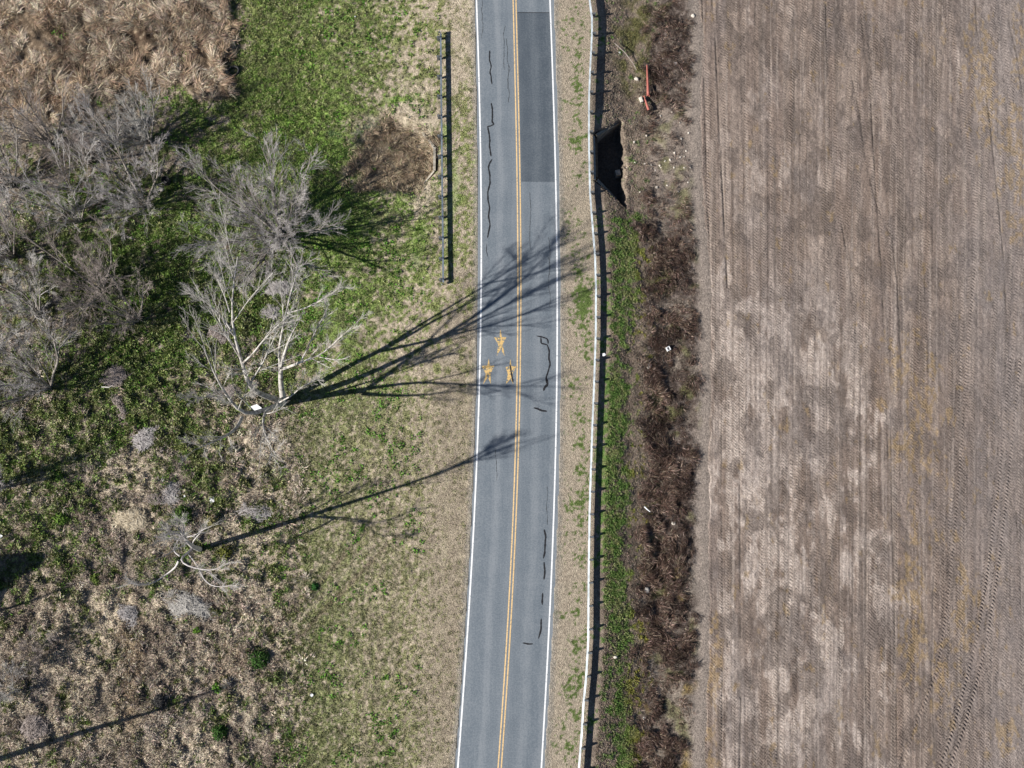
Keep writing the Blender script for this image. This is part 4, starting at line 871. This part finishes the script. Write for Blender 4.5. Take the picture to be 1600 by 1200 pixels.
brush_pile(230, 684, 1.3, .8, .5, .3, 'pale flattened stalk pile among the green tussocks', 'g', 74, 1000)
brush_pile(187, 632, .45, 1.2, .45, .5, 'long narrow pile of dead wood in the tussock field', 'b', 75, 500)
brush_pile(178, 588, 1.1, .9, .4, .2, 'reddish dead stalk pile at the top of the tussock field', 'b', 76, 700)
brush_pile(437, 452, .9, 1.1, .5, -1.0, 'fan-shaped pile of grey stalks above the white-barked tree', 'g', 77, 800)
brush_pile(425, 488, .8, 1.0, .35, 1.2, 'grey stalk heap just under the fan-shaped pile', 'g', 78, 600)
brush_pile(343, 522, .9, 1.0, .6, 1.1, 'round reddish-brown stalk heap beside the white tree limb', 'b', 79, 900)
brush_pile(200, 960, .8, .9, .4, .6, 'pale grass heap left of the large grey pile', 'g', 80, 500)
brush_pile(360, 615, .9, .7, .4, .3, 'brown stalks heaped under the left fork of the white-barked tree', 'b', 81, 500)
brush_pile(205, 811, 1.3, .9, .28, .1, 'bright pale straw mound in the lower left clearing', 's', 82, 1500, 'straw_mound', 'straw mound')
brush_pile(398, 800, 1.4, .7, .35, -.3, 'thin grey twigs heaped beside the lone tree shadow', 'g', 83, 350)
brush_pile(55, 1135, 1.0, .9, .6, .8, 'rust-brown dead plant in the bottom left corner', 'b', 84, 800, 'dead_plant', 'dead plant')
M_BALL = mat_noise('dark_dead_leaf', (.045, .045, .045), (.12, .115, .11), 5, .9)
def bush(px, py, r, h, col, label, seed, n=900, mat_=None, name='shrub', cat='shrub', leaf=.10):
    rg = np.random.default_rng(seed); x, y, z = [float(v) for v in place(px, py)]
    d = rg.normal(0, 1, (n, 3)); d /= np.linalg.norm(d, axis=1, keepdims=True); d[:, 2] = np.abs(d[:, 2]); a = np.arctan2(d[:, 1], d[:, 0])
    k = (.55 + .45 * rg.random(n)) * (.7 + .5 * vn(a * 1.9 + 5, d[:, 2] * 3, seed)); c = d * k[:, None] * np.array([r, r, h])
    e1 = rg.normal(0, 1, (n, 3)); e1 /= np.linalg.norm(e1, axis=1, keepdims=True); e2 = np.cross(e1, d + .01); e2 /= np.linalg.norm(e2, axis=1, keepdims=True) + 1e-9
    V = np.stack([c + e1 * leaf, c + e2 * leaf * .5, c - e1 * leaf, c - e2 * leaf * .5], 1).reshape(-1, 3); cc3 = np.array([col]) * (.55 + .9 * rg.random((n, 1)))
    root = empty(name, (x, y, z), label, cat)
    mesh_np('foliage', V, np.arange(4 * n).reshape(n, 4), np.repeat(cc3, 4, 0), parent=root, mat=mat_ or M_GRASS)
    m = 7; b = rg.normal(0, .5, (m, 3)); b[:, 2] = 1.2; P = np.stack([b * 0, b * .4 * h, b * .75 * h], 1) * np.array([r / max(h, .1) * .8, r / max(h, .1) * .8, 1]); V, Fq = tubes(P, np.full((m, 3), .015), 4)
    mesh_np('stems', V, Fq, parent=root, mat=M_TWIG_B); return root
bush(288, 805, .95, 1.0, (.075, .13, .03), 'rounded green shrub just above the lone tree', 91, 1100)
bush(333, 815, .7, 1.0, (.22, .20, .09), 'yellowish shrub beside the lone tree shadow', 92, 600)
bush(404, 1030, 1.0, .5, (.05, .11, .025), 'flat dark green bush in the bare ground right of the track streaks', 93, 900)
bush(344, 1146, .8, .5, (.05, .11, .025), 'dark green bush near the bottom of the picture', 94, 700)
bush(352, 862, .7, .5, (.14, .15, .035), 'yellow-green bush just under the lone tree shadow', 95, 500)
bush(340, 1075, .5, .35, (.10, .22, .03), 'bright green weed clump above the lowest trunk shadow', 96, 400)
bush(150, 905, .6, .5, (.13, .18, .04), 'yellow-green bush at the right of the dark crown shadow', 97, 500)
bush(250, 1095, .75, .8, (.075, .072, .07), 'round dark grey dead bush just above the lowest trunk shadow', 98, 1300, None, 'dead_bush', 'dead bush', .07)
bush(492, 917, .35, .3, (.04, .13, .03), 'small round dark green weed at the edge of the mown grass', 99, 250)
bush(308, 986, .35, .3, (.13, .26, .03), 'small vivid green weed below the large grey pile', 100, 250)
bush(90, 745, .5, .4, (.15, .26, .05), 'light green weed clump at the end of the diagonal trunk shadow', 101, 350)
bush(95, 810, .7, .5, (.13, .22, .04), 'light green weed patch between the dark crown shadow and the straw mound', 102, 450)

# ------------------------------------------------------------------ small things lying about
def rock_mesh(seed, r, sq=(1, 1, .7)):
    import bmesh
    bm = bmesh.new(); bmesh.ops.create_icosphere(bm, subdivisions=2, radius=1); rg = np.random.default_rng(seed); o = rg.random(3) * 9
    for v in bm.verts:
        k = .72 + .5 * float(vn(np.array(v.co.x * 1.7 + o[0]), np.array(v.co.y * 1.7 + v.co.z * 1.3 + o[1]), seed)); v.co = Vector((v.co.x * k * r * sq[0], v.co.y * k * r * sq[1], v.co.z * k * r * sq[2]))
    me = bpy.data.meshes.new('stone'); bm.to_mesh(me); bm.free(); return me
M_STONE = mat_noise('pale_stone', (.45, .40, .34), (.72, .67, .60), 6, .9, .2, bump=.3)
sm = [rock_mesh(s, 1, q) for s, q in ((1, (1, .8, .6)), (2, (1.1, .7, .7)), (3, (.9, .9, .5)))]
for m_ in sm: m_.materials.append(M_STONE)
def stone(px, py, r, k, label, group=None):
    o = bpy.data.objects.new('stone', sm[k % 3]); sc.collection.objects.link(o); x, y, z = [float(v) for v in place(px, py)]
    o.location = (x, y, z + r * .25); o.scale = (r, r, r); o.rotation_euler = (0, 0, px * 1.7); tag(o, label, 'stone', group)
rs = np.random.default_rng(77)
sp = [(991, 222), (1039, 252), (1007, 256), (1018, 258), (992, 254), (1053, 262), (1047, 250), (1069, 245), (1063, 246), (1076, 208), (1064, 217), (1031, 259), (1024, 266), (1042, 290), (1026, 293), (1015, 316), (1010, 212), (1069, 262), (1054, 239), (1033, 262), (1072, 236), (1079, 262), (1000, 300), (1060, 300), (1075, 285), (1032, 182), (1050, 175), (1062, 192)]
for i, (a, b) in enumerate(sp): stone(a, b, float(rs.uniform(.07, .15)), i, 'small pale stone scattered on the bare soil beside the black creek hole', 'stones scattered on bare soil by the creek hole')
stone(979.5, 262, .17, 0, 'whitish stone at the right rim of the black creek hole')
stone(1015, 572, .28, 1, 'pale rounded stone on the border of the yellow grass and dead weeds')
stone(1010, 922, .28, 2, 'tan stone at the foot of the bank in the lower part of the picture')
stone(1006, 1122, .16, 0, 'small white stone low on the bank near the bottom')
stone(961, 1027, .18, 1, 'pale stone in the green strip near the bottom of the long guardrail')
stone(1052, 817, .22, 2, 'whitish stone in the dead weeds below the white stick')
stone(994, 124, .22, 1, 'yellowish round stone left of the long red pipe')
stone(1083, 25, .2, 2, 'pale stone at the top of the weed strip')
stone(253, 296, .30, 0, 'white stone next to the black barrel in the thicket')
stone(927, 271, .16, 2, 'white stone at the lower end of the culvert headwall')
M_TYRE = mat_noise('tyre_rubber', (.02, .02, .022), (.05, .05, .05), 8, .7)
def torus(R, r, n=28, m=10):
    V = [((R + r * math.cos(2 * math.pi * j / m)) * math.cos(2 * math.pi * i / n), (R + r * math.cos(2 * math.pi * j / m)) * math.sin(2 * math.pi * i / n), 1.4 * r * math.sin(2 * math.pi * j / m)) for i in range(n) for j in range(m)]
    return V, [[i * m + j, ((i + 1) % n) * m + j, ((i + 1) % n) * m + (j + 1) % m, i * m + (j + 1) % m] for i in range(n) for j in range(m)]
x, y, z = [float(v) for v in place(366, 112)]; v, f = torus(.48, .11)
ty = obj_py('tyre', v, f, M_TYRE, smooth=True, loc=(x, y, z + .17)); ty.scale = (1.0, .85, 1); ty.rotation_euler = (.1, -.05, .5); tag(ty, 'black tyre lying flat where the green grass meets the reeds', 'tyre')
def drum(px, py, r, h, m, label, name='barrel', cat='barrel'):
    x, y, z = [float(v) for v in place(px, py)]; n = 20; prof = [(r, 0), (r * 1.04, h * .33), (r, h * .35), (r, h * .65), (r * 1.04, h * .67), (r, h), (r * .88, h), (r * .86, h * .7), (0.001, h * .7)]
    V = [(q * math.cos(2 * math.pi * i / n), q * math.sin(2 * math.pi * i / n), zz) for q, zz in prof for i in range(n)]
    Fq = [[k * n + i, k * n + (i + 1) % n, (k + 1) * n + (i + 1) % n, (k + 1) * n + i] for k in range(len(prof) - 1) for i in range(n)]
    return tag(obj_py(name, V, Fq, m, loc=(x, y, z)), label, cat)
drum(262, 285, .36, .8, M_TYRE, 'black open barrel standing in the thicket beside a white stone')
st_ = drum(337, 807, .13, .9, mat_noise('cut_wood', (.45, .35, .24), (.62, .52, .38), 9, .9), 'small pale cut stump beside the yellowish shrub', 'tree_stump', 'stump')
M_LIT = mat_noise('white_litter', (.72, .74, .76), (.86, .87, .88), 6, .6)
def crumple(px, py, sx, sy, rz, label, seed, name='litter', m=None, h=.12, cat='litter'):
    rg = np.random.default_rng(seed); x, y, z = [float(v) for v in place(px, py)]; n = 6; X, Y, Fq = grid(np.linspace(-sx, sx, n), np.linspace(-sy, sy, n))
    X = X * (1 + .15 * rg.normal(0, 1, X.shape)); Z = h * rg.random(X.shape) + .06; V = np.stack([X, Y * (1 + .12 * rg.normal(0, 1, X.shape)), Z], 1); nn = len(V)
    V2 = V - np.array([0, 0, .02]); o = mesh_np(name, np.concatenate([V, V2]), np.concatenate([Fq, Fq[:, ::-1] + nn]), mat=m or M_LIT); o.location = (x, y, z); o.rotation_euler.z = rz; return tag(o, label, cat)
crumple(331.5, 781, .20, .24, .3, 'crumpled white sheet lying above the yellowish shrub', 1)
crumple(289, 775, .08, .10, .3, 'tiny white scrap right of the bent-stalk pile', 2)
crumple(487.5, 1086, .12, .12, .9, 'small white scrap in the mown grass near the bottom', 3)
crumple(1, 838, .15, .15, .9, 'white scrap at the left side above the dark crown shadow', 4)
crumple(1056, 100, .15, .10, .4, 'pale scrap in the weeds right of the long red pipe', 6)
crumple(968, 83, .07, .07, .4, 'tiny white scrap in the dark weeds above the yellowish stone', 7)
crumple(555, 27, .06, .06, .4, 'tiny white scrap in the upper mown grass', 8)
# open white box
x, y, z = [float(v) for v in place(1043, 546)]
v, f = boxes([((-.14, 0, .1), (.03, .18, .12), 0), ((.14, 0, .1), (.03, .18, .12), 0), ((0, -.15, .1), (.11, .03, .12), 0), ((0, .15, .1), (.11, .03, .12), 0), ((0, 0, .0), (.11, .12, .02), 0)])
o = obj_py('box', v, f, M_LIT, loc=(x, y, z + .25)); o.rotation_euler = (.1, .1, .5); tag(o, 'small open white box lying on the dead weeds', 'box')
def tubeobj(name, pts, rad, m, label, cat, sides=10):
    P = np.array(pts, float)[None]; o0 = P[0, 0].copy(); V, Fq = tubes(P - o0, np.array(rad)[None], sides); o = mesh_np(name, V, Fq, smooth=True, mat=m); o.location = tuple(o0); return tag(o, label, cat)
def wp(px, py, dz): x, y, z = place(px, py); return (float(x), float(y), float(z) + dz)
M_RED = mat_noise('faded_red_plastic', (.28, .085, .065), (.42, .15, .12), 2.5, .6)
tubeobj('pipe', [wp(1010, 105, .45), wp(1010.6, 120, .45), wp(1011.5, 137, .42), wp(1012.3, 153, .40)], [.06, .09, .12, .16], M_RED, 'long faded red tapered pipe lying on the weeds beside the field', 'pipe')
tubeobj('pipe', [wp(1007.3, 157, .35), wp(1009, 163, .35), wp(1013, 174.5, .35)], [.06, .10, .14], M_RED, 'short faded red pipe piece just below the long one', 'pipe')
tubeobj('bent_bracket', [wp(1003.5, 153, .3), wp(1006, 153, .4), wp(1007, 156, .4), wp(1006, 160, .35)], [.03, .05, .05, .03], M_RED, 'thin bent red bracket between the two red pipes', 'bracket')
x, y, z = wp(1001, 158, .2); v, f = boxes([((0, 0, .1), (.13, .24, .10), .35), ((0, 0, .22), (.09, .18, .02), .35)])
tag(obj_py('plastic_jug', v, f, mat_noise('cream_plastic', (.62, .57, .48), (.74, .70, .62), 5, .6), loc=(x, y, z)), 'cream plastic jug left of the gap between the red pipes', 'jug')
tubeobj('stick', [wp(1006, 792, .4), wp(1010, 796, .4), wp(1015, 800, .35)], [.05, .05, .03], M_LIT, 'bare white stick at the edge of the dead weeds', 'stick', 6)
tubeobj('log', [wp(960, 70, .3), wp(975, 84, .35), wp(988, 100, .3), wp(994, 112, .3)], [.03, .035, .03, .02], M_TWIG_B, 'thin grey fallen branch in the dark weeds at the top of the bank', 'fallen branch', 6)
tubeobj('fallen_branch', [wp(160, 605, .2), wp(172, 606, .3), wp(183, 600, .3), wp(190, 590, .25)], [.07, .06, .05, .03], M_TWIG_W, 'pale fallen branch lying at the top of the tussock field', 'fallen branch', 6)
# pale slab at the foot of the white tree
x, y, z = wp(401, 637, .35); V = [(-.45, .05, 0), (.1, .25, .05), (.55, -.1, .02), (-.1, -.3, -.03)]; V = V + [(a, b, c - .10) for a, b, c in V]
tag(obj_py('slab', V, [[3, 2, 1, 0], [4, 5, 6, 7], [0, 1, 5, 4], [1, 2, 6, 5], [2, 3, 7, 6], [3, 0, 4, 7]], M_LIT, loc=(x, y, z)), 'pale slab lying at the foot of the white-barked tree', 'slab')
